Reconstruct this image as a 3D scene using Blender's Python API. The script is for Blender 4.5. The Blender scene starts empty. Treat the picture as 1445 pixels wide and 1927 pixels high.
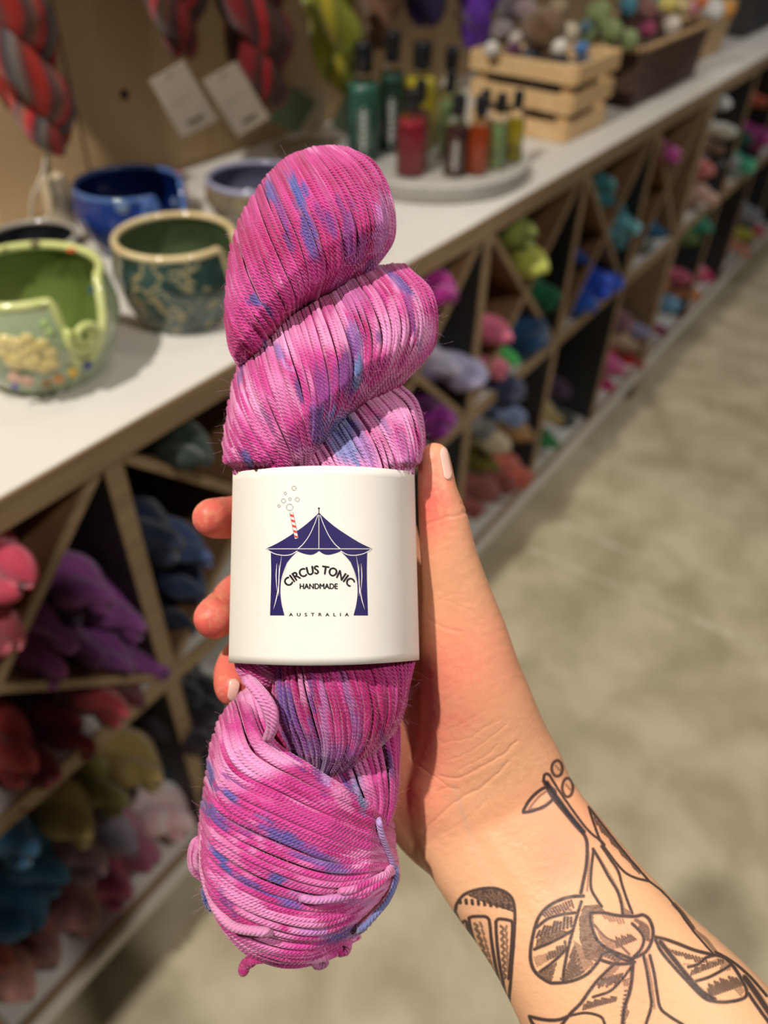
import bpy, bmesh, math, random
import numpy as np
from mathutils import Vector, Matrix

random.seed(7); rng = np.random.default_rng(7)
scn = bpy.context.scene
COL = scn.collection
PI = math.pi

# ------------------------------------------------------------------ camera
F = 1440.0; CX, CY = 722.5, 963.5
EYE = np.array((0.0, 0.0, 1.33))
# rows: world X (along the counter), Y (towards the wall), Z (up) in camera axes (right, down, forward)
RW = np.array([[0.58640567, -0.52646895, 0.61559633],
               [-0.80978851, -0.39909591, 0.43007561],
               [0.01926052, -0.75070161, -0.66036061]])
cam_d = bpy.data.cameras.new('camera'); cam = bpy.data.objects.new('camera', cam_d); COL.objects.link(cam)
r_, u_, b_ = RW @ np.array([1, 0, 0]), RW @ np.array([0, -1, 0]), RW @ np.array([0, 0, -1])
cam.matrix_world = Matrix(((r_[0], u_[0], b_[0], EYE[0]), (r_[1], u_[1], b_[1], EYE[1]), (r_[2], u_[2], b_[2], EYE[2]), (0, 0, 0, 1)))
cam_d.sensor_fit = 'AUTO'; cam_d.sensor_width = 36.0; cam_d.lens = F / 1927 * 36
cam_d.clip_start = 0.02; cam_d.clip_end = 50
cam_d.dof.use_dof = True; cam_d.dof.focus_distance = 0.272; cam_d.dof.aperture_fstop = 5.9
scn.camera = cam

# ------------------------------------------------------------------ world, lamps, exposure
w = bpy.data.worlds.new('room'); scn.world = w; w.use_nodes = True
w.node_tree.nodes['Background'].inputs[0].default_value = (1.0, 0.93, 0.84, 1)
w.node_tree.nodes['Background'].inputs[1].default_value = 0.075
scn.view_settings.view_transform = 'Standard'
scn.view_settings.look = 'None'
scn.view_settings.exposure = -0.06
scn.view_settings.gamma = 1.0
scn.view_settings.use_curve_mapping = False

def lamp(name, loc, target, watts, size, cone=110, blend=0.6, col=(1, 0.93, 0.84)):
    d = bpy.data.lights.new(name, 'SPOT'); d.energy = watts; d.shadow_soft_size = size; d.color = col
    d.spot_size = math.radians(cone); d.spot_blend = blend
    o = bpy.data.objects.new(name, d); COL.objects.link(o); o.location = loc
    o.rotation_euler = (Vector(target) - Vector(loc)).to_track_quat('-Z', 'Y').to_euler()
    return o
lamp('ceiling_spotlight', (-0.45, 0.64, 2.75), (0.15, 0.1, 0.9), 168, 0.03, 120)
lamp('ceiling_spotlight', (1.25, 0.62, 2.75), (1.25, 0.55, 0.9), 13, 0.05, 120)
lamp('ceiling_spotlight', (3.0, 0.62, 2.75), (2.9, 0.4, 0.9), 15, 0.05, 120)
for x_, w_, c_ in ((0.2, 88, (1, .93, .85)), (1.55, 56, (1, .94, .88)), (2.9, 62, (.95, .95, 1))):
    lamp('ceiling_spotlight', (x_, -1.0, 2.75), (x_ + .1, 0.12, 0.0), w_, 0.05, 56, 0.3, c_)

# ------------------------------------------------------------------ helpers
def ray(px, py): return RW @ np.array(((px - CX) / F, (py - CY) / F, 1.0))
def at_y(px, py, y): r = ray(px, py); return EYE + r * (y / r[1])
def at_z(px, py, z): r = ray(px, py); return EYE + r * ((z - EYE[2]) / r[2])
def at_d(px, py, d): return EYE + ray(px, py) * d
def at_dv(px, py, d):
    q = np.stack(((px - CX) / F * d, (py - CY) / F * d, d + 0 * px), -1)
    return q @ RW.T + EYE
def srgb(r, g, b):
    f = lambda c: (c / 255 / 12.92) if c / 255 <= 0.04045 else ((c / 255 + 0.055) / 1.055) ** 2.4
    return (f(r), f(g), f(b), 1.0)
def catmull(P, t):
    """P (n,k) control points, t in [0,1] array -> (len(t),k); extrapolates linearly"""
    P = np.asarray(P, float); n = len(P); t = np.asarray(t, float)
    Q = np.vstack([2 * P[0] - P[1], P, 2 * P[-1] - P[-2]])
    x = np.clip(t, 0, 1) * (n - 1); i = np.minimum(x.astype(int), n - 2); u = (x - i)[:, None]
    a, b, c, d = Q[i], Q[i + 1], Q[i + 2], Q[i + 3]
    r = 0.5 * (2 * b + (c - a) * u + (2 * a - 5 * b + 4 * c - d) * u ** 2 + (3 * b - a - 3 * c + d) * u ** 3)
    ex = (t > 1)
    if ex.any(): r[ex] = P[-1] + (P[-1] - P[-2]) * ((t[ex] - 1) * (n - 1))[:, None]
    return r
_tab = rng.random((64, 64))
def vnoise(x, y):
    x = np.asarray(x, float); y = np.asarray(y, float)
    xi = np.floor(x).astype(int); yi = np.floor(y).astype(int); fx = x - xi; fy = y - yi
    fx = fx * fx * (3 - 2 * fx); fy = fy * fy * (3 - 2 * fy)
    g = lambda a, b: _tab[a % 64, b % 64]
    return (g(xi, yi) * (1 - fx) * (1 - fy) + g(xi + 1, yi) * fx * (1 - fy) + g(xi, yi + 1) * (1 - fx) * fy + g(xi + 1, yi + 1) * fx * fy)

def mat(name, base=(0.5, 0.5, 0.5, 1), rough=0.5, metal=0.0, coat=0.0, sheen=0.0, trans=0.0, ior=1.45, spec=0.5):
    m = bpy.data.materials.new(name); m.use_nodes = True
    p = m.node_tree.nodes['Principled BSDF']
    p.inputs['Base Color'].default_value = base; p.inputs['Roughness'].default_value = rough
    p.inputs['Metallic'].default_value = metal; p.inputs['Coat Weight'].default_value = coat
    p.inputs['Sheen Weight'].default_value = sheen; p.inputs['Transmission Weight'].default_value = trans
    p.inputs['IOR'].default_value = ior; p.inputs['Specular IOR Level'].default_value = spec
    return m
def N(m, typ, **kw):
    n = m.node_tree.nodes.new(typ)
    for k, v in kw.items():
        if k in n.inputs: n.inputs[k].default_value = v
        else: setattr(n, k, v)
    return n
def L(m, a, b): m.node_tree.links.new(a, b)
def bsdf(m): return m.node_tree.nodes['Principled BSDF']
def ramp(m, stops, fac):
    r = m.node_tree.nodes.new('ShaderNodeValToRGB'); e = r.color_ramp.elements
    while len(e) < len(stops): e.new(0.5)
    for k, (pos, c) in enumerate(stops): e[k].position = pos; e[k].color = c
    L(m, fac, r.inputs[0]); return r.outputs[0]
def noisy(name, stops, scale=5.0, rough=0.5, detail=4, stretch=(1, 1, 1), bump=0.0, bscale=None, distort=0.0, space='Object', **kw):
    m = mat(name, stops[0][1], rough, **kw)
    tc = N(m, 'ShaderNodeTexCoord'); mp = N(m, 'ShaderNodeMapping'); mp.inputs['Scale'].default_value = stretch
    L(m, tc.outputs[space], mp.inputs[0])
    n = N(m, 'ShaderNodeTexNoise', Scale=scale, Detail=detail, Distortion=distort); L(m, mp.outputs[0], n.inputs['Vector'])
    L(m, ramp(m, stops, n.outputs['Fac']), bsdf(m).inputs['Base Color'])
    if bump:
        b = N(m, 'ShaderNodeBump', Strength=bump, Distance=0.002)
        n2 = N(m, 'ShaderNodeTexNoise', Scale=bscale or scale * 3, Detail=3); L(m, mp.outputs[0], n2.inputs['Vector'])
        L(m, n2.outputs['Fac'], b.inputs['Height']); L(m, b.outputs[0], bsdf(m).inputs['Normal'])
    return m
def wood(name, c1, c2, scale=9, stretch=(1, 12, 12), rough=0.55):
    return noisy(name, [(0.3, c1), (0.7, c2)], scale, rough, 5, stretch, bump=0.15, distort=0.6)

def new_obj(name, verts, faces, m, parent=None, smooth=True, origin=None, kind=None):
    verts = np.asarray(verts, float)
    pl = np.zeros(3)
    if parent is not None:
        q = parent
        while q is not None: pl = pl + np.array(q.location); q = q.parent
    off = np.array(origin) if origin is not None else pl
    me = bpy.data.meshes.new(name)
    me.from_pydata((verts - off).tolist(), [], faces if isinstance(faces, list) else faces.tolist())
    me.update()
    if smooth: me.shade_smooth()
    if m: me.materials.append(m)
    o = bpy.data.objects.new(name, me); COL.objects.link(o)
    if parent is not None: o.parent = parent
    o.location = tuple(off - pl)
    if kind: o['kind'] = kind
    return o
def tag(o, label, cat, group=None):
    o['label'] = label; o['category'] = cat
    if group: o['group'] = group
    return o
def empty(name, loc, label=None, cat=None, group=None):
    o = bpy.data.objects.new(name, None); COL.objects.link(o); o.location = tuple(loc); o.empty_display_size = 0.05
    if label: tag(o, label, cat, group)
    return o
class MB:
    def __init__(s): s.v = []; s.f = []
    def add(s, v, f):
        n = len(s.v); s.v += [tuple(map(float, p)) for p in v]; s.f += [tuple(int(i) + n for i in q) for q in f]; return s
    def box(s, lo, hi, M=None):
        (x0, y0, z0), (x1, y1, z1) = lo, hi
        v = [(x0, y0, z0), (x1, y0, z0), (x1, y1, z0), (x0, y1, z0), (x0, y0, z1), (x1, y0, z1), (x1, y1, z1), (x0, y1, z1)]
        if M is not None: v = [tuple(M @ Vector(p)) for p in v]
        return s.add(v, [(0, 3, 2, 1), (4, 5, 6, 7), (0, 1, 5, 4), (1, 2, 6, 5), (2, 3, 7, 6), (3, 0, 4, 7)])
    def tube(s, pts, rad, seg=10, cap=True):
        pts = np.asarray(pts, float); n = len(pts); rad = np.broadcast_to(np.asarray(rad, float), (n,))
        T = np.gradient(pts, axis=0); T /= np.linalg.norm(T, axis=1)[:, None] + 1e-12
        up = np.array((0, 0, 1.0)) if abs(T[0][2]) < 0.9 else np.array((1.0, 0, 0))
        a = np.cross(T[0], up); a /= np.linalg.norm(a); vs = []
        for i in range(n):
            a = a - T[i] * a.dot(T[i]); a /= np.linalg.norm(a) + 1e-12; b = np.cross(T[i], a)
            for k in range(seg):
                th = 2 * PI * k / seg; vs.append(pts[i] + rad[i] * (a * math.cos(th) + b * math.sin(th)))
        fs = [(i * seg + k, i * seg + (k + 1) % seg, (i + 1) * seg + (k + 1) % seg, (i + 1) * seg + k) for i in range(n - 1) for k in range(seg)]
        if cap: fs += [tuple(range(seg))[::-1], tuple((n - 1) * seg + k for k in range(seg))]
        return s.add(vs, fs)
    def lathe(s, prof, c=(0, 0, 0), seg=40):
        vs = []; n = len(prof)
        for r, z in prof:
            for k in range(seg):
                th = 2 * PI * k / seg; vs.append((c[0] + r * math.cos(th), c[1] + r * math.sin(th), c[2] + z))
        fs = [(i * seg + k, i * seg + (k + 1) % seg, (i + 1) * seg + (k + 1) % seg, (i + 1) * seg + k) for i in range(n - 1) for k in range(seg)]
        return s.add(vs, fs)
    def build(s, name, m, parent=None, smooth=False, bevel=0.0, origin=None, kind=None):
        o = new_obj(name, s.v, s.f, m, parent, smooth, origin, kind)
        if bevel:
            b = o.modifiers.new('bevel', 'BEVEL'); b.width = bevel; b.segments = 2; b.limit_method = 'ANGLE'
        return o

# ------------------------------------------------------------------ common materials
M_floor = noisy('polished_concrete', [(0.34, srgb(166, 154, 124)), (0.50, srgb(182, 170, 140)), (0.66, srgb(198, 186, 156))], 8.0, 0.42, 6, (1, 1, 1), bump=0.05, distort=0.4)
M_top = noisy('pale_laminate', [(0.3, srgb(205, 202, 194)), (0.7, srgb(213, 210, 202))], 4, 0.42, 3)
M_edge = wood('plywood_edge', srgb(132, 108, 80), srgb(156, 131, 100), 6, (1, 10, 14))
M_dark = noisy('charcoal_board', [(0.3, srgb(42, 41, 43)), (0.7, srgb(50, 49, 50))], 8, 0.6, 3)
M_brown = wood('plywood_face', srgb(104, 74, 48), srgb(124, 92, 62), 5, (1, 6, 6))
M_ply = wood('birch_wall_panel', srgb(196, 164, 120), srgb(214, 186, 144), 3, (6, 6, 0.7))
M_pine = wood('pine', srgb(214, 176, 124), srgb(232, 198, 148), 6, (1, 6, 12))
M_black = mat('black_plastic', (0.012, 0.012, 0.014, 1), 0.25)
M_white = noisy('white_enamel', [(0.3, srgb(186, 184, 178)), (0.7, srgb(198, 195, 188))], 6, 0.35, 2)
M_card = noisy('kraft_card', [(0.3, srgb(214, 200, 178)), (0.7, srgb(226, 212, 190))], 20, 0.75, 2)
M_ink = mat('grey_print', srgb(70, 66, 62), 0.6)

# ------------------------------------------------------------------ setting
Y0 = 0.557; ZC = 0.90; YW = 1.075
fl = MB().box((-2.5, -4.5, -0.05), (9, YW + 0.06, 0)).build('floor', M_floor); fl['kind'] = 'structure'
# pale worn lines and a crack in the concrete
for k, (a, b_, wd) in enumerate([((1058, 987), (1240, 1062), .010), ((994, 1033), (1445, 1225), .010)]):
    p, q = at_z(*a, 0.0006), at_z(*b_, 0.0006); d = (q - p); d /= np.linalg.norm(d); n_ = np.array((-d[1], d[0], 0)) * wd / 2
    o = new_obj('trim_%d' % (k + 1), [p - n_, q - n_, q + n_, p + n_], [(0, 1, 2, 3)], noisy('worn_floor_line', [(0.35, srgb(182, 170, 140)), (0.6, srgb(212, 206, 184))], 30, 0.5), None, False, origin=p)
    o['kind'] = 'structure'
wl = MB().box((-2.5, YW, 0), (9, YW + 0.05, 2.2)).build('wall_left', M_ply, origin=(0, YW, 0)); wl['kind'] = 'structure'
for k, x in enumerate((0.73, 2.0)):
    o = MB().box((x - 0.0015, YW - 0.0006, ZC), (x + 0.0015, YW, 2.2)).build('trim_%d' % (k + 3), mat('panel_joint', (0.05, 0.03, 0.02, 1), 0.9)); o['kind'] = 'structure'
pg = MB()
for x in np.arange(0.19, 3.6, 0.32):
    for z in (1.045, 1.365):
        c = np.array((x - 0.01, YW - 0.0005, z - 0.015))
        pg.add([c + 0.008 * np.array((math.cos(a), 0, math.sin(a))) for a in np.linspace(0, 2 * PI, 17)[:-1]], [tuple(range(16))])
o = pg.build('trim_5', mat('peg_hole', (0.01, 0.008, 0.006, 1), 0.9)); o['kind'] = 'structure'

# ------------------------------------------------------------------ shelving units
def unit(x0, n, sp, yf, xins, label, wlabel, front_x=None):
    """n cubbies wide from x0, spacing sp, front at yf"""
    x1 = x0 + n * sp; yb = yf + 0.46
    r = empty('shelving_unit', (x0, yf, 0), label, 'shelving unit', 'cubby shelving units')
    z_top, z_mid, z_bot = ZC - 0.034, 0.528, 0.118; th = 0.011
    MB().box((x0, yb, 0.08), (x1, yb + 0.012, z_top)).build('back_panel', M_dark, r)
    for k in range(n + 1):
        x = x0 + k * sp; end = k in (0, n)
        zl = 0.0 if end else z_bot
        p = MB().box((x - th, yf + 0.003, zl), (x + th, yb, z_top)).build('end_panel' if end else 'divider', M_edge if end and k == n else M_dark, r)
        MB().box((x - th, yf, zl), (x + th, yf + 0.003, z_top)).build('edge_band', M_edge, p)
    p = MB().box((x0, yf + 0.006, z_mid - 0.024), (x1, yb, z_mid)).build('middle_shelf', M_top, r)
    MB().box((x0, yf + 0.001, z_mid - 0.025), (x1, yf + 0.006, z_mid + 0.001)).build('edge_band', M_edge, p)
    p = MB().box((x0, yf + 0.012, z_bot - 0.024), (x1, yb, z_bot)).build('bottom_shelf', M_top, r)
    MB().box((x0, yf + 0.002, z_bot - 0.026), (x1, yf + 0.012, z_bot)).build('edge_band', M_edge, p)
    MB().box((x0, yf - 0.006, 0.078), (x1, yf + 0.006, z_bot - 0.012)).build('base_rail', M_top, r, bevel=0.002)
    MB().box((x0 + 0.02, yf + 0.06, 0), (x1 - 0.02, yf + 0.075, 0.09)).build('plinth', M_dark, r)
    if xins:
        zt, zb = z_top, z_mid
        for k in range(n):
            a, b = x0 + k * sp + th, x0 + (k + 1) * sp - th; cx, cz = (a + b) / 2, (zt + zb) / 2
            for sgn in (1, -1):
                dx, dz = (b - a) / 2, sgn * (zt - zb) / 2; Ld = math.hypot(dx, dz)
                ang = math.atan2(dz, dx)
                M = Matrix.Translation((cx, 0, cz)) @ Matrix.Rotation(-ang, 4, 'Y')
                t2 = 0.0055
                p = MB()
                segs = [(-Ld + 0.006, Ld - 0.006)] if sgn == 1 else [(-Ld + 0.006, -0.006), (0.006, Ld - 0.006)]
                for s0, s1 in segs: p.box((s0, yf + 0.008, -t2), (s1, yb - 0.03, t2), M)
                p = p.build('diagonal_board', M_brown, r)
                e = MB()
                for s0, s1 in segs: e.box((s0, yf + 0.004, -t2), (s1, yf + 0.008, t2), M)
                e.build('edge_band', M_edge, p)
    wt = empty('worktop', (x0, yf, ZC), wlabel, 'worktop', 'worktops on the shelving units')
    MB().box((x0 - 0.006, yf - 0.002, z_top + 0.002), (x1 + 0.011, YW - 0.004, ZC)).build('laminate_surface', M_top, wt, bevel=0.0015)
    MB().box((x0 - 0.006, yf - 0.0045, z_top + 0.001), (x1 + 0.011, yf - 0.0021, ZC - 0.001)).build('edge_band', M_edge, wt)
    return r
unit(-0.405, 7, 0.368, Y0, True, 'near shelving unit of cubbies with crossed diagonal boards in its upper row', 'near pale grey worktop carrying the yarn bowls and bottles')
unit(2.205, 6, 0.368, Y0 + 0.004, False, 'far shelving unit beyond the seam, open square cubbies', 'far pale grey worktop beyond the seam at the wicker baskets')

# ------------------------------------------------------------------ small yarn skeins
def yarn_mat(name, cols, mott=14.0, bump=0.5, wave=55):
    m = mat(name, cols[0], 0.8, sheen=0.25, spec=0.25)
    tc = N(m, 'ShaderNodeTexCoord')
    n = N(m, 'ShaderNodeTexNoise', Scale=mott, Detail=3, Distortion=1.2); L(m, tc.outputs['Object'], n.inputs['Vector'])
    k = len(cols); st = [(0.32 + 0.36 * i / max(1, k - 1), c) for i, c in enumerate(cols)]
    L(m, ramp(m, st, n.outputs['Fac']), bsdf(m).inputs['Base Color'])
    uv = N(m, 'ShaderNodeUVMap'); uv.uv_map = 'uv'
    wv = N(m, 'ShaderNodeTexWave', Scale=wave, Distortion=1.0, Detail=1.0); wv.bands_direction = 'Y'
    L(m, uv.outputs[0], wv.inputs['Vector'])
    b = N(m, 'ShaderNodeBump', Strength=bump, Distance=0.003); L(m, wv.outputs['Fac'], b.inputs['Height']); L(m, b.outputs[0], bsdf(m).inputs['Normal'])
    return m
_ym = {}
def ymat(c):
    """c: tuple of one or more rgb tuples"""
    if not isinstance(c[0], tuple): c = (c,)
    if c not in _ym:
        cs = [tuple(min(.95, v * 1.2) for v in srgb(*q)[:3]) + (1.0,) for q in c]
        if len(cs) == 1:
            a = cs[0]; cs = [tuple(x * 0.75 for x in a[:3]) + (1,), tuple(min(1, x * 1.2) for x in a[:3]) + (1,)]
        _ym[c] = yarn_mat('wool_%d' % len(_ym), cs)
    return _ym[c]
def skein_mesh(length, rad, turns=1.5, seg=16, n=46, phase=0.0):
    """two plies wound round each other, closed round at both ends; axis = local -Y .. 0 (front end at the origin side)"""
    V = []; Fc = []; UV = []
    for s in (0, 1):
        t = .5 - .5 * np.cos(PI * np.linspace(0, 1, n)); th = PI * s + phase + 2 * PI * turns * t
        env = np.clip(np.sin(PI * (0.004 + 0.992 * t)), 0, 1) ** 0.36; t = t + 0.0
        off = rad * 0.42 * env; pr = rad * 0.66 * env * (0.95 + 0.07 * np.sin(3 * th))
        P = np.stack((off * np.cos(th), t * length, off * np.sin(th)), -1)
        T = np.gradient(P, axis=0); T /= np.linalg.norm(T, axis=1)[:, None]
        a = np.cross(T, np.array((0, 0, 1.0))); a /= np.linalg.norm(a, axis=1)[:, None]; b = np.cross(T, a)
        ph = np.linspace(0, 2 * PI, seg + 1)
        tw = -2.5 * PI * turns * t
        ring = P[:, None, :] + pr[:, None, None] * (np.cos(ph[None, :, None] + 0 * t[:, None, None]) * a[:, None, :] + np.sin(ph[None, :, None]) * b[:, None, :])
        base = len(V); V += ring.reshape(-1, 3).tolist()
        for i in range(n - 1):
            for k in range(seg):
                Fc.append((base + i * (seg + 1) + k, base + i * (seg + 1) + k + 1, base + (i + 1) * (seg + 1) + k + 1, base + (i + 1) * (seg + 1) + k))
                for (ii, kk) in ((i, k), (i, k + 1), (i + 1, k + 1), (i + 1, k)): UV.append((t[ii], kk / seg + tw[ii] / (2 * PI)))
        for i in (0, n - 1):
            Fc.append(tuple(base + i * (seg + 1) + k for k in range(seg))); UV += [(0, 0)] * seg
    me = bpy.data.meshes.new('yarn_skein'); me.from_pydata(V, [], Fc); me.update(); me.shade_smooth()
    uv = me.uv_layers.new(name='uv'); uv.data.foreach_set('uv', np.array(UV, dtype=np.float32).ravel())
    return me
def yarn_skein(c, pos, direction, length, rad, label, group=None, turns=1.4, phase=None, name='yarn_skein'):
    me = skein_mesh(length, rad, turns, phase=random.random() * 6 if phase is None else phase)
    me.materials.append(ymat(c))
    o = bpy.data.objects.new(name, me); COL.objects.link(o); o.location = tuple(pos)
    o.rotation_euler = Vector(direction).to_track_quat('Y', 'Z').to_euler()
    return tag(o, label, 'yarn', group)

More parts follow.
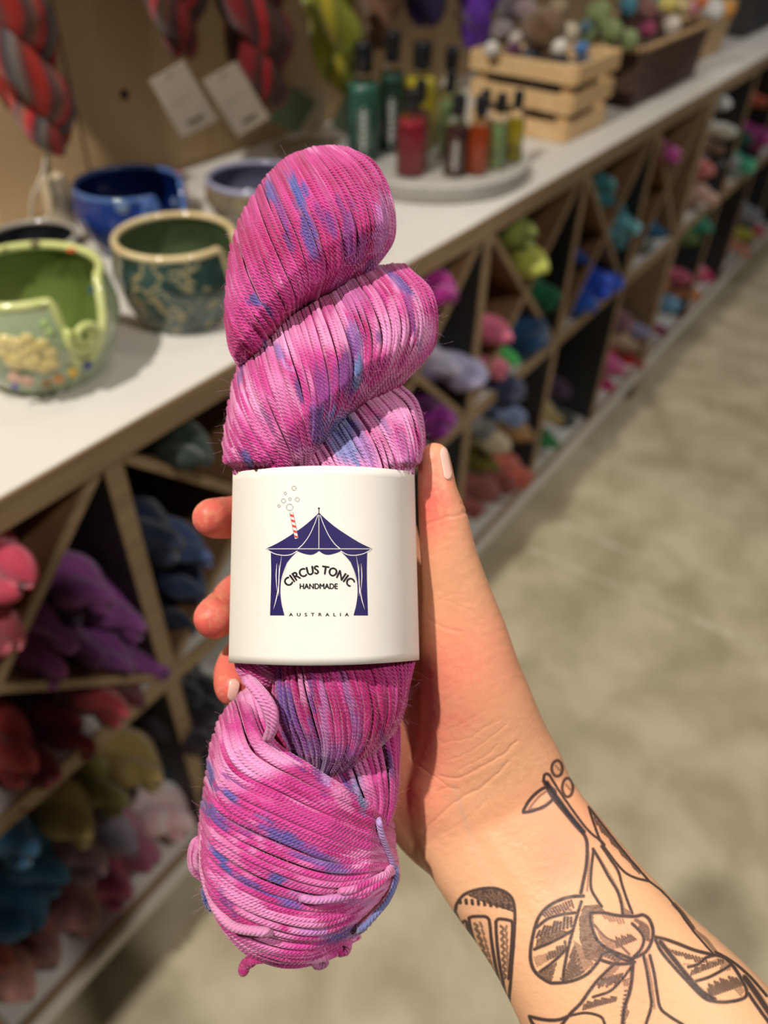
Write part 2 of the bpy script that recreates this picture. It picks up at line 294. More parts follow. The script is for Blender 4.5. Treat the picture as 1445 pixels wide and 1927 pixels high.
# skeins in the cubbies: (px, py, radius px, colour, words). Each lies front to back with its looped end at the opening.
CB = {
 'leftmost upper cubby': [
   (2, 1075, 72, (188, 62, 84), 'large dusty red skein, upper one in the left wedge of the'),
   (-2, 1195, 52, (214, 104, 118), 'coral pink skein, lower one in the left wedge of the'),
   (178, 1118, 46, (140, 70, 140), 'purple skein lying highest in the'),
   (218, 1098, 36, (138, 66, 138), 'smaller purple skein behind the highest one in the'),
   (236, 1172, 45, (142, 72, 146), 'purple skein against the divider in the'),
   (84, 1258, 48, (168, 86, 152), 'lowest and leftmost purple skein in the'),
   (124, 1212, 27, (170, 92, 168), 'small bright purple skein resting above the lowest left one in the'),
   (172, 1232, 32, (112, 52, 108), 'dull purple skein in the middle of the bottom row of the'),
   (280, 1246, 46, (142, 70, 146), 'rounded purple skein at the right corner of the'),
   (226, 1246, 33, (118, 56, 122), 'dark purple skein second from the right corner of the'),
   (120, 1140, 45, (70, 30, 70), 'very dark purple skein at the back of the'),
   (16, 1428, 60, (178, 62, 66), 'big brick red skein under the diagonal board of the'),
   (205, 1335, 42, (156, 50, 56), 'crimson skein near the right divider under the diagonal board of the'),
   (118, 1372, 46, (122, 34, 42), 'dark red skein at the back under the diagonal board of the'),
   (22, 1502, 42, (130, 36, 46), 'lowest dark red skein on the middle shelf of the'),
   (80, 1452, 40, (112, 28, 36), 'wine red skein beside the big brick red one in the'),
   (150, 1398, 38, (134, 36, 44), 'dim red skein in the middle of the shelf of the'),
   (70, 1368, 44, (96, 22, 30), 'darkest red skein at the back above the brick red one in the'),
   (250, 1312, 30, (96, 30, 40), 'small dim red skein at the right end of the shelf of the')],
 'leftmost lower cubby': [
   (268, 1452, 46, (146, 122, 66), 'olive gold skein highest on the right in the'),
   (205, 1500, 42, (118, 112, 52), 'moss green skein beside the olive gold one in the'),
   (205, 1398, 34, (104, 84, 62), 'dim brown skein at the top back of the'),
   (138, 1560, 44, (156, 136, 74), 'yellow olive skein in the middle of the'),
   (86, 1498, 34, (110, 96, 52), 'dim olive skein behind the yellow olive one in the'),
   (322, 1542, 44, ((232, 168, 178), (246, 226, 222)), 'pale pink and white skein at the right end of the'),
   (30, 1588, 50, (52, 102, 140), 'steel blue skein topmost on the left of the'),
   (88, 1642, 46, (58, 116, 154), 'blue skein at the middle of the blue heap in the'),
   (24, 1712, 60, (48, 106, 148), 'largest blue skein at the front left of the'),
   (158, 1622, 46, (152, 122, 130), 'greyish mauve skein in the'),
   (232, 1586, 32, (132, 122, 134), 'blue grey speckled skein in the'),
   (206, 1672, 44, ((150, 50, 90), (180, 96, 120)), 'magenta plum skein in the'),
   (266, 1606, 38, ((130, 52, 84), (176, 110, 130)), 'plum speckled skein below the pale pink one in the'),
   (142, 1722, 46, ((176, 122, 118), (104, 66, 74)), 'pinkish brown skein on the bottom shelf of the'),
   (72, 1786, 46, ((160, 106, 100), (86, 54, 60)), 'brown skein third from the left on the bottom shelf of the'),
   (28, 1852, 42, ((216, 156, 140), (110, 72, 74)), 'salmon tipped skein lowest in the'),
   (66, 1738, 34, (172, 92, 88), 'terracotta skein tucked under the blue ones in the'),
   (-6, 1798, 34, (180, 88, 76), 'rust skein at the very left edge of the')],
 'upper cubby behind the fingertips': [
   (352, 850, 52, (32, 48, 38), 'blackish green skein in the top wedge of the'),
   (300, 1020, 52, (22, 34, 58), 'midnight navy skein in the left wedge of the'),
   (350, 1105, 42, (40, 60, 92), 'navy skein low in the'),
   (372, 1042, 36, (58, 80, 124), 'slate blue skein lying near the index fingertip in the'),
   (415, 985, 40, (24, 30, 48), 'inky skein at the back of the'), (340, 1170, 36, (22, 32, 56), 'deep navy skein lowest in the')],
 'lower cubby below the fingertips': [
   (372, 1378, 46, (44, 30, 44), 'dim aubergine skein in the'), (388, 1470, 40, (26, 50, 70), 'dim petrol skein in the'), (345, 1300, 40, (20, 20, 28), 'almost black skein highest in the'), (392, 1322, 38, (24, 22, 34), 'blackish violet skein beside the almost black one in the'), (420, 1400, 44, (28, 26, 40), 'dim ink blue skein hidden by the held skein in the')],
 'upper cubby right of the held skein': [
   (822, 548, 40, (150, 24, 120), 'deep magenta skein in the top wedge of the'),
   (842, 648, 24, (106, 100, 122), 'grey lavender skein at the back of the'),
   (846, 694, 24, (206, 200, 228), 'small pale lavender skein in the'),
   (882, 704, 36, (188, 182, 220), 'larger pale lavender skein in the front of the'),
   (812, 792, 42, (122, 22, 122), 'vivid purple skein in the bottom wedge of the'),
   (792, 752, 30, (84, 18, 88), 'dark purple skein in the bottom wedge of the')],
 'upper cubby below the bottle tray': [
   (938, 630, 27, (232, 112, 142), 'round bubblegum pink skein, upper one in the'),
   (926, 690, 31, (236, 122, 146), 'bubblegum pink skein, lower one in the'),
   (966, 440, 42, (128, 142, 62), 'olive green skein in the top wedge of the'),
   (1000, 500, 31, (204, 212, 96), 'lime yellow skein in the top wedge of the'),
   (1022, 560, 30, (0, 96, 58), 'emerald skein in the right wedge of the'),
   (985, 632, 46, (8, 54, 92), 'dark petrol skein in the bottom wedge of the'),
   (1008, 600, 30, (10, 44, 78), 'dark navy skein behind the petrol one in the'),
   (958, 678, 20, (84, 198, 100), 'small bright green skein in the')],
 'lower cubby below the bottle tray': [
   (944, 738, 38, (36, 46, 74), 'dark navy skein high in the'), (966, 784, 24, (128, 146, 186), 'pale blue skein in the'),
   (904, 806, 28, (122, 122, 120), 'grey skein in the'), (938, 836, 24, (204, 190, 156), 'cream skein in the'),
   (984, 816, 22, (168, 128, 82), 'tan skein in the'), (918, 872, 25, (112, 104, 34), 'dark olive skein in the'),
   (974, 896, 28, (196, 100, 82), 'salmon orange skein in the'), (914, 924, 27, (140, 80, 74), 'brick brown skein near the bottom of the'),
   (886, 958, 24, (150, 76, 68), 'rust skein lowest in the'), (950, 916, 22, (132, 66, 62), 'russet skein beside the salmon one in the')],
 'upper cubby below the slatted crate': [
   (1122, 535, 32, (20, 72, 196), 'royal blue skein in the middle of the'), (1092, 566, 32, (26, 84, 190), 'royal blue skein at the front left of the'),
   (1092, 488, 18, (24, 74, 170), 'small blue skein high at the left of the'), (1150, 532, 22, (26, 82, 210), 'bright blue skein at the right of the'),
   (1132, 346, 27, (52, 122, 128), 'teal skein highest in the top wedge of the'), (1148, 396, 27, (58, 128, 138), 'mid teal skein in the top wedge of the'),
   (1186, 428, 19, (128, 204, 216), 'light aqua skein in the'), (1158, 452, 22, (98, 152, 164), 'dusty aqua skein low in the top wedge of the'), (1172, 376, 17, (62, 118, 132), 'small teal skein at the back of the')],
 'lower cubby below the slatted crate': [
   (1040, 788, 20, (168, 150, 100), 'sandy skein in the'), (1034, 832, 19, (34, 122, 66), 'green skein in the'),
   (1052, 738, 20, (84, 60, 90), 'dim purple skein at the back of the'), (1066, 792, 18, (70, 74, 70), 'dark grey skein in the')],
 'upper cubby below the dark wicker basket': [
   (1257, 290, 23, (168, 62, 134), 'magenta skein in the top wedge of the'), (1236, 438, 18, (34, 98, 136), 'teal blue skein in the bottom wedge of the'),
   (1212, 462, 19, (122, 136, 132), 'sage grey skein in the bottom wedge of the')],
 'lower cubby below the dark wicker basket': [
   (1166, 612, 24, (140, 98, 106), 'mauve skein high in the'), (1188, 650, 15, (196, 168, 138), 'beige skein in the'),
   (1192, 682, 19, (222, 22, 42), 'scarlet skein in the'), (1154, 692, 20, (232, 104, 158), 'hot pink skein in the'),
   (1136, 724, 20, (208, 52, 128), 'fuchsia skein lowest in the'), (1172, 694, 14, (236, 190, 200), 'blush skein in the'), (1210, 628, 14, (152, 152, 190), 'lilac grey skein in the')],
 'first upper cubby of the far unit': [
   (1358, 196, 17, (176, 176, 174), 'silver grey skein high in the'), (1370, 248, 15, (238, 230, 208), 'cream skein in the'),
   (1326, 322, 18, (232, 132, 124), 'coral skein in the'), (1330, 372, 19, (214, 176, 156), 'beige skein in the'),
   (1372, 306, 19, (158, 156, 166), 'ash grey skein in the'), (1352, 350, 17, (196, 152, 124), 'light tan skein in the'), (1346, 282, 15, (120, 92, 72), 'brown skein in the')],
 'first lower cubby of the far unit': [
   (1322, 428, 19, (46, 132, 102), 'jade skein in the'), (1302, 452, 15, (94, 118, 62), 'olive skein in the'),
   (1306, 512, 20, (232, 130, 150), 'rose pink skein in the'), (1286, 526, 16, (196, 96, 118), 'dusty rose skein in the'),
   (1328, 522, 15, (216, 32, 106), 'fuchsia pink skein in the'), (1258, 574, 20, (128, 178, 214), 'baby blue skein in the'),
   (1304, 554, 14, (222, 146, 92), 'apricot skein in the'), (1242, 622, 14, (146, 40, 96), 'plum skein lowest in the'), (1232, 648, 14, (242, 226, 200), 'ivory skein beside the end panel of the')],
 'second upper cubby of the far unit': [
   (1402, 312, 18, (68, 172, 132), 'mint skein in the'), (1400, 262, 15, (26, 92, 72), 'dark green skein in the'),
   (1432, 192, 14, (226, 108, 82), 'orange coral skein in the'), (1436, 262, 19, (170, 60, 130), 'orchid skein in the')],
 'second lower cubby of the far unit': [
   (1412, 408, 18, (152, 152, 160), 'grey skein in the'), (1424, 434, 14, (222, 72, 96), 'watermelon pink skein in the'),
   (1392, 474, 18, (232, 150, 122), 'peach skein in the'), (1406, 444, 12, (196, 190, 80), 'mustard skein in the')],
}
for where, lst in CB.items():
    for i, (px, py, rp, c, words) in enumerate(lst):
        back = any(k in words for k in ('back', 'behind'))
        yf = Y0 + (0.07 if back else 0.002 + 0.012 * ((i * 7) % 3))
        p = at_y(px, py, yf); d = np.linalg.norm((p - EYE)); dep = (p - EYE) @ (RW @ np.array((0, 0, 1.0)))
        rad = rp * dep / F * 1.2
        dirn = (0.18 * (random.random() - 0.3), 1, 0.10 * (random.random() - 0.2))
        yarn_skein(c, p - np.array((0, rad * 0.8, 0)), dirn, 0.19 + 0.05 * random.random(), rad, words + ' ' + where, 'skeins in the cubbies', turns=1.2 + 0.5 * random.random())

# ------------------------------------------------------------------ things on the wall
def hang(px, py0, py1, rpx, c, label, y=0.96, tilt=0.0, turns=1.5, ph=0.3):
    a, b = at_y(px, py0, y), at_y(px, py1, y); dep = (b - EYE) @ (RW @ np.array((0, 0, 1.0)))
    top = np.array((b[0] + tilt, y, b[2] + 0.26))
    o = yarn_skein(c, b, top - b, 0.27, rpx * dep / F, label, 'skeins hanging on the wall', turns=turns, phase=ph)
    return o
RG = ((150, 60, 50), (92, 74, 78), (196, 48, 40), (60, 50, 58), (140, 120, 112))
def stripe_mat(name, cols, scale=13):
    m = mat(name, srgb(*cols[0]), 0.75, sheen=0.2, spec=0.3)
    uv = N(m, 'ShaderNodeUVMap'); uv.uv_map = 'uv'
    sep = N(m, 'ShaderNodeSeparateXYZ'); L(m, uv.outputs[0], sep.inputs[0])
    tc = N(m, 'ShaderNodeTexCoord'); n = N(m, 'ShaderNodeTexNoise', Scale=5.0, Detail=2); L(m, tc.outputs['Object'], n.inputs['Vector'])
    ad = N(m, 'ShaderNodeMath', operation='MULTIPLY_ADD'); L(m, n.outputs['Fac'], ad.inputs[0]); ad.inputs[1].default_value = 0.4; L(m, sep.outputs['Y'], ad.inputs[2])
    mu = N(m, 'ShaderNodeMath', operation='MULTIPLY'); L(m, ad.outputs[0], mu.inputs[0]); mu.inputs[1].default_value = scale / 8.0
    fr = N(m, 'ShaderNodeMath', operation='FRACT'); L(m, mu.outputs[0], fr.inputs[0])
    k = len(cols); st = [(i / k, srgb(*c)) for i, c in enumerate(cols)]
    r = m.node_tree.nodes.new('ShaderNodeValToRGB'); e = r.color_ramp.elements; r.color_ramp.interpolation = 'LINEAR'
    while len(e) < len(st): e.new(0.5)
    for q, (pos, c) in enumerate(st): e[q].position = pos; e[q].color = c
    L(m, fr.outputs[0], r.inputs[0]); L(m, r.outputs[0], bsdf(m).inputs['Base Color'])
    wv = N(m, 'ShaderNodeTexWave', Scale=40, Distortion=0.5); wv.bands_direction = 'Y'; L(m, uv.outputs[0], wv.inputs['Vector'])
    b = N(m, 'ShaderNodeBump', Strength=0.5, Distance=0.003); L(m, wv.outputs['Fac'], b.inputs['Height']); L(m, b.outputs[0], bsdf(m).inputs['Normal'])
    return m
S1 = stripe_mat('red_grey_stripe', [(190, 46, 36), (84, 66, 72), (150, 96, 80), (206, 40, 40), (60, 52, 60), (128, 120, 116), (120, 52, 46), (190, 46, 36)])
S2 = stripe_mat('red_black_stripe', [(120, 12, 16), (22, 26, 24), (190, 26, 34), (20, 34, 24), (84, 40, 24), (24, 14, 16), (120, 12, 16)])
S3 = stripe_mat('chartreuse_stripe', [(150, 160, 40), (178, 186, 56), (96, 100, 34), (190, 170, 40), (122, 130, 44), (150, 160, 40)])
h1 = hang(112, -150, 285, 66, RG, 'red and grey striped skein hanging at the left of the wall', 0.90, -0.035, 1.6, 0.4); h1.data.materials[0] = S1
h1b = hang(30, -150, 205, 58, RG, 'darker red and grey striped skein behind the left hanging one', 0.965, 0.0, 1.6, 1.4); h1b.data.materials[0] = S1
h2 = hang(345, -120, 105, 62, RG, 'red and black skein hanging above the left paper tag', 0.955, 0.0, 1.7, 0.8); h2.data.materials[0] = S2
h3 = hang(505, -60, 200, 64, RG, 'red and black skein hanging above the right paper tag', 0.93, -0.03, 1.7, 2.0); h3.data.materials[0] = S2
h4 = hang(648, -120, 172, 52, RG, 'chartreuse yellow green skein hanging beside the bottles', 0.945, -0.06, 1.3, 0.2); h4.data.materials[0] = S3
hang(716, -160, 92, 40, (116, 82, 58), 'brown tweed skein hanging right of the chartreuse one', 0.99, 0.0, 2.0)
hang(800, -90, 45, 55, (52, 28, 96), 'dark indigo skein hanging above the tall bottles', 1.0, 0.0, 1.4)
hang(893, -90, 92, 42, (96, 42, 158), 'bright purple skein hanging left of the slatted crate', 0.96, 0.0, 1.5)
# loops of the hanging cord (left skein) and the tags
def cord(pts, r, label, c=(196, 186, 168)):
    t = np.linspace(0, 1, 30); o = MB().tube(catmull(pts, t), r, 6).build('hanging_cord', mat('cord_%d' % len(bpy.data.materials), srgb(*c), 0.8), None, True, origin=pts[0])
    return tag(o, label, 'cord')
cord([at_y(88, 285, .93), at_y(80, 330, .93), at_y(62, 372, .94), at_y(58, 425, .95)], 0.0022, 'pale cord dangling left below the left hanging skein')
cord([at_y(88, 288, .93), at_y(92, 330, .93), at_y(98, 370, .94), at_y(96, 412, .95)], 0.0018, 'thin grey cord dangling right below the left hanging skein', (150, 140, 124))
def tag_card(cs, y, label, m=M_card, bars=True, group='paper tags on the hanging skeins'):
    P = [at_y(px, py, y) for px, py in cs]   # top-left, top-right, bottom-right, bottom-left
    o_ = (P[0] + P[1]) / 2; r = empty('price_tag', o_, label, 'tag', group)
    d = np.array((0, 0.0008, 0)); V = P + [p + d for p in P]
    new_obj('card', V, [(0, 1, 2, 3), (7, 6, 5, 4), (0, 4, 5, 1), (1, 5, 6, 2), (2, 6, 7, 3), (3, 7, 4, 0)], m, r, False)
    fr = -np.array((0, 0.0006, 0)); uvp = lambda u, v: (P[0] * (1 - u) + P[1] * u) * (1 - v) + (P[3] * (1 - u) + P[2] * u) * v + fr
    q = MB(); q.add([uvp(.42, .05), uvp(.58, .05), uvp(.58, .075), uvp(.42, .075)], [(0, 1, 2, 3)])
    q.build('printed_line', mat('faint_print', srgb(150, 138, 120), .8), r); q = MB(); q.add([uvp(.12, .46), uvp(.85, .46), uvp(.85, .467), uvp(.12, .467)], [(0, 1, 2, 3)]); q.build('printed_line', mat('faint_print', srgb(150, 138, 120), .8), r)
    if bars:
        q = MB()
        for k in range(13):
            u = .3 + k * .033; q.add([uvp(u, .80), uvp(u + .02, .80), uvp(u + .02, .87), uvp(u, .87)], [(0, 1, 2, 3)])
        q.build('barcode', M_ink, r)
    return r
tag_card([(281, 152), (345, 114), (410, 226), (342, 259)], 0.9, 'cream paper tag with barcode hanging under the left red and black skein')
tag_card([(382, 152), (444, 116), (508, 222), (448, 258)], 0.9, 'cream paper tag with barcode half covered by the right red and black skein')
M_sage = noisy('sage_card', [(0.3, srgb(94, 110, 84)), (0.7, srgb(104, 120, 92))], 10, .7)
tag_card([(545, 160), (596, 190), (560, 252), (505, 228)], 0.975, 'dark sage green tag behind the right red and black skein', M_sage, False)
tag_card([(556, 158), (616, 172), (606, 250), (566, 256)], 1.0, 'beige tag behind the sage green tag', M_card, False)
tag_card([(652, 172), (684, 210), (668, 262), (622, 236)], 0.93, 'pale green tag under the chartreuse skein', noisy('pale_green_card', [(0.3, srgb(150, 168, 138)), (0.7, srgb(160, 178, 146))], 10, .6), False)

wc = empty('shade_cabinet', (0.465, YW - .002, 1.40), 'unseen pine cabinet added to shade the wall behind the hanging skeins', 'cabinet')  # unseen box added above the view to cast the shade on the wall
MB().box((0.465, 0.955, 1.40), (1.9, YW - .002, 1.42)).build('bottom_board', M_pine, wc)
MB().box((0.465, 0.955, 1.72), (1.9, YW - .002, 1.74)).build('top_board', M_pine, wc)
MB().box((0.465, 0.955, 1.42), (0.485, YW - .002, 1.72)).build('side_board', M_pine, wc)
MB().box((1.88, 0.955, 1.42), (1.9, YW - .002, 1.72)).build('side_board', M_pine, wc)
MB().box((0.486, 0.951, 1.405), (1.2, 0.955, 1.735)).build('door', M_pine, wc)
MB().box((1.204, 0.951, 1.405), (1.878, 0.955, 1.735)).build('door', M_pine, wc)

# ------------------------------------------------------------------ yarn bowls
def on_bowl(c, R, px, py):
    """point on a vertical cylinder of radius R about c hit by the sight line"""
    d = ray(px, py); e = EYE - c; A = d[0] ** 2 + d[1] ** 2; B = 2 * (e[0] * d[0] + e[1] * d[1]); C_ = e[0] ** 2 + e[1] ** 2 - R * R
    t = (-B - math.sqrt(max(0, B * B - 4 * A * C_))) / (2 * A); p = EYE + d * t; return p, np.array((p[0] - c[0], p[1] - c[1], 0))
def glaze(name, stops, scale, bump=0.0, distort=0.5, **kw):
    m = noisy(name, stops, scale, 0.12, 3, (1, 1, 1), bump=bump, distort=distort, coat=0.6, **kw); bsdf(m).inputs['Coat Roughness'].default_value = 0.06; return m
def bowl(name, c, R, H, rb, bulge, notch, m_out, m_in, m_rim, label, rim_r=0.0035, spiral=None):
    """c base centre; R rim radius; rb foot radius; notch = (theta0, theta1, depth fraction)"""
    r = empty(name, c, label, 'bowl', 'ceramic yarn bowls')
    nt = 160; th = np.linspace(0, 2 * PI, nt, endpoint=False)
    def hh(a):
        if not notch: return H
        t0, t1, dep = notch; u = ((a - t0) % (2 * PI)) / ((t1 - t0) % (2 * PI))
        if u >= 1: return H
        s = min(1, u / 0.10) if u < 0.28 else (1 - u) / 0.72
        s = max(0, min(1, s)); s = s * s * (3 - 2 * s)
        return H * (1 - dep * s)
    def rad(z, inner=0.0):
        v = z / H
        base = rb + (R - rb) * min(1, v * 1.6) ** 0.75 if v < .625 else R
        return base + bulge * math.sin(PI * min(1, max(0, v))) - inner
    tops = [hh(a) for a in th]; nz = 22; wall = 0.0045
    for nm, inn, z0, mm in (('outer_wall', 0.0, 0.0, m_out), ('inner_wall', wall, 0.006, m_in)):
        V = []; Fc = []
        for j in range(nz + 1):
            for k, a in enumerate(th):
                z = z0 + (tops[k] - z0) * j / nz; q = rad(z, inn); V.append((c[0] + q * math.cos(a), c[1] + q * math.sin(a), c[2] + z))
        for j in range(nz):
            for k in range(nt):
                k2 = (k + 1) % nt; f_ = (j * nt + k, j * nt + k2, (j + 1) * nt + k2, (j + 1) * nt + k); Fc.append(f_ if nm == 'outer_wall' else f_[::-1])
        Fc.append(tuple(range(nt)) if nm == 'inner_wall' else tuple(range(nt))[::-1])
        new_obj(nm, V, Fc, mm, r)
    pts = [np.array((c[0] + (rad(z) - wall / 2) * math.cos(a), c[1] + (rad(z) - wall / 2) * math.sin(a), c[2] + z)) for a, z in zip(th, tops)]
    pts.append(pts[0]); MB().tube(pts, rim_r, 10, False).build('rim', m_rim, r, True)
    if spiral:
        a0, z0, rr, sg = spiral; P = []
        for t in np.linspace(0, 1, 50):
            q = rr * (1 - 0.82 * t); an = PI * 0.75 + sg * 3.6 * PI * t
            du = q * math.cos(an); z = z0 + q * math.sin(an); a = a0 + du / R
            P.append((c[0] + (rad(z) + 0.002) * math.cos(a), c[1] + (rad(z) + 0.002) * math.sin(a), c[2] + z))
        MB().tube(P, np.linspace(0.0050, 0.0034, 50), 10).build('spiral_curl', m_rim, r, True)
    MB().lathe([(rb * .92, 0.0005), (rb * 1.0, 0.0005), (rb * 1.02, 0.007), (rb * .95, 0.010)], c, 60).build('foot', m_out, r, True)
    return r
G_rim = glaze('celadon_rim', [(0.3, srgb(186, 196, 120)), (0.7, srgb(206, 212, 150))], 30)
G_in = glaze('green_inside', [(0.3, srgb(92, 112, 52)), (0.7, srgb(112, 130, 66))], 12)
G_out = glaze('celadon_outside', [(0.25, srgb(128, 146, 112)), (0.5, srgb(158, 172, 138)), (0.75, srgb(140, 150, 118))], 16)
bc = np.array((0.378, 0.703, ZC))
def th_at(c, px, py, z):
    p = at_z(px, py, z); return math.atan2(p[1] - c[1], p[0] - c[0])
ta, tb = th_at(bc, 112, 588, ZC + .102), th_at(bc, 196, 530, ZC + .102)
b1 = bowl('yarn_bowl', bc, 0.074, 0.102, 0.058, 0.010, (ta, th_at(bc, 199, 520, ZC + .102) + .05, 0.66), G_out, G_in, G_rim, 'light green glazed yarn bowl with spiral notch and raised sheep at the left edge', 0.0048, (math.atan2(*(on_bowl(bc, .083, 160, 632)[1][[1, 0]])), float(on_bowl(bc, .083, 160, 632)[0][2] - ZC), 0.0165, 1))
# raised sheep blobs, buttons and dots on the green bowl
M_sheep = glaze('cream_glaze', [(0.3, srgb(196, 178, 112)), (0.7, srgb(216, 200, 140))], 40)
def blob(parent, p, r, m, name, flat=0.45, nrm=None):
    V = []; Fc = []; n1, n2 = 8, 14
    nrm = np.array(nrm if nrm is not None else (0, 0, 1.0)); nrm = nrm / np.linalg.norm(nrm)
    a = np.cross(nrm, (0.3, 0.2, 0.9)); a /= np.linalg.norm(a); b = np.cross(nrm, a)
    for i in range(n1 + 1):
        ph = PI * i / n1
        for k in range(n2):
            t = 2 * PI * k / n2; V.append(p + r * (math.sin(ph) * (math.cos(t) * a + math.sin(t) * b) + flat * math.cos(ph) * nrm))
    for i in range(n1):
        for k in range(n2): Fc.append((i * n2 + k, i * n2 + (k + 1) % n2, (i + 1) * n2 + (k + 1) % n2, (i + 1) * n2 + k))
    return new_obj(name, V, Fc, m, parent)
for px, py, rr in [(12, 645, 18), (30, 650, 18), (46, 665, 18), (28, 680, 20), (66, 655, 16), (80, 650, 15), (62, 682, 20), (82, 690, 16), (98, 685, 14), (52, 640, 14), (94, 665, 15), (10, 665, 15)]:
    p, nr = on_bowl(bc, 0.0825, px, py); blob(b1, p, rr * 0.70 / F, M_sheep, 'sheep_wool', 0.4, nr)
for px, py, rr, c in [(28, 712, 14, (196, 160, 140)), (52, 718, 12, (190, 150, 130)), (28, 728, 8, (70, 74, 150)), (165, 688, 11, (56, 70, 130)), (110, 714, 11, (180, 120, 60)), (88, 722, 10, (120, 90, 50)), (138, 702, 10, (200, 160, 50)), (172, 546, 9, (60, 110, 120)), (86, 660, 6, (190, 60, 50)), (84, 610, 9, (170, 200, 130)), (94, 624, 9, (180, 206, 136))]:
    p, nr = on_bowl(bc, 0.082, px, py); blob(b1, p, rr * 0.70 / F, glaze('dab_%d_%d' % (px, py), [(0.3, srgb(*c)), (0.7, srgb(*c))], 5), 'glaze_dab', 0.25, nr)
for px, py, rr, c in [(66, 457, 10, (110, 100, 84)), (134, 470, 8, (206, 70, 40)), (5, 465, 9, (190, 190, 120))]:
    p = at_z(px, py, ZC + .1055); blob(b1, p, rr * 0.85 / F, glaze('button_%d' % px, [(0.3, srgb(*c)), (0.7, srgb(*c))], 5), 'button', 0.2)
T_out = glaze('teal_carved', [(0.40, srgb(38, 58, 54)), (0.5, srgb(64, 88, 80)), (0.56, srgb(176, 156, 108)), (0.60, srgb(60, 84, 78)), (0.8, srgb(46, 62, 62))], 34, distort=1.4)
T_rim = glaze('tan_rim', [(0.3, srgb(196, 176, 130)), (0.7, srgb(214, 198, 156))], 30)
T_in = glaze('dark_green_inside', [(0.3, srgb(60, 76, 52)), (0.7, srgb(84, 98, 66))], 14)
c2 = np.array((0.548, 0.677, ZC)); ta, tb = th_at(c2, 412, 470, ZC + .094), th_at(c2, 438, 436, ZC + .094)
bowl('yarn_bowl', c2, 0.0665, 0.094, 0.052, 0.007, (ta, tb + .1, 0.55), T_out, T_in, T_rim, 'dark teal yarn bowl with carved tan pattern and tan rim, second from left', 0.0042)
B_out = glaze('cobalt_glaze', [(0.3, srgb(22, 44, 110)), (0.7, srgb(34, 66, 140))], 12)
B_rim = glaze('pale_blue_rim', [(0.3, srgb(60, 92, 150)), (0.7, srgb(80, 112, 170))], 12)
c3 = np.array((0.648, 0.877, ZC)); ta, tb = th_at(c3, 292, 374, ZC + .084), th_at(c3, 330, 345, ZC + .084)
b3 = bowl('yarn_bowl', c3, 0.070, 0.084, 0.046, 0.006, (ta, tb + .15, 0.62), B_out, glaze('navy_inside', [(0.3, srgb(8, 24, 72)), (0.7, srgb(14, 34, 92))], 12), B_rim, 'cobalt blue yarn bowl with rim curl behind the teal bowl', 0.0038, (ta - 0.16, 0.070, 0.009, -1))
for px, py, rr in [(230, 390, 13), (328, 380, 9)]:
    p, nr = on_bowl(c3, 0.074, px, py); blob(b3, p, rr * 0.95 / F, glaze('pale_dab_%d' % px, [(0.3, srgb(96, 122, 160)), (0.7, srgb(120, 140, 170))], 5), 'glaze_dab', 0.25, nr)
c4 = np.array((0.820, 0.812, ZC))
bowl('yarn_bowl', c4, 0.070, 0.062, 0.047, 0.005, None, glaze('sand_mottled', [(0.4, srgb(96, 86, 70)), (0.5, srgb(150, 134, 104)), (0.6, srgb(110, 100, 84))], 60, distort=1), glaze('slate_inside', [(0.3, srgb(70, 72, 92)), (0.7, srgb(92, 92, 110))], 8), glaze('lavender_rim', [(0.3, srgb(150, 152, 180)), (0.7, srgb(168, 168, 192))], 8), 'mottled sand bowl with lavender rim half hidden behind the held skein', 0.004)
c5 = np.array((0.500, 0.885, ZC))
bowl('yarn_bowl', c5, 0.054, 0.056, 0.044, 0.004, None, glaze('charcoal_glaze', [(0.4, srgb(52, 54, 58)), (0.6, srgb(110, 108, 104))], 50), glaze('black_inside', [(0.3, srgb(24, 26, 32)), (0.7, srgb(50, 52, 58))], 30), glaze('grey_rim', [(0.3, srgb(140, 134, 124)), (0.7, srgb(176, 170, 160))], 20), 'small charcoal bowl with grey rim behind the green bowl', 0.0034)
# small things behind the bowls
p = at_z(136, 470, ZC); o = MB().box((p[0] - .012, p[1], ZC + .0005), (p[0] + .018, p[1] + .02, ZC + .095)).build('candle_box', noisy('cream_box', [(0.3, srgb(196, 180, 150)), (0.7, srgb(214, 200, 172))], 20), None, bevel=0.003, origin=(p[0], p[1], ZC))
tag(o, 'slim cream box standing between the charcoal and blue bowls', 'box')
p = at_z(346, 410, ZC); o = MB().lathe([(0.0, 0.0005), (0.011, 0.0005), (0.012, 0.004), (0.011, 0.045), (0.006, 0.055), (0.005, 0.066), (0, 0.068)], (p[0], p[1], ZC), 20).build('glue_bottle', glaze('orange_plastic', [(0.3, srgb(206, 84, 52)), (0.7, srgb(222, 104, 70))], 5), None, True, origin=(p[0], p[1], ZC))
tag(o, 'small orange red bottle just right of the blue bowl', 'bottle')

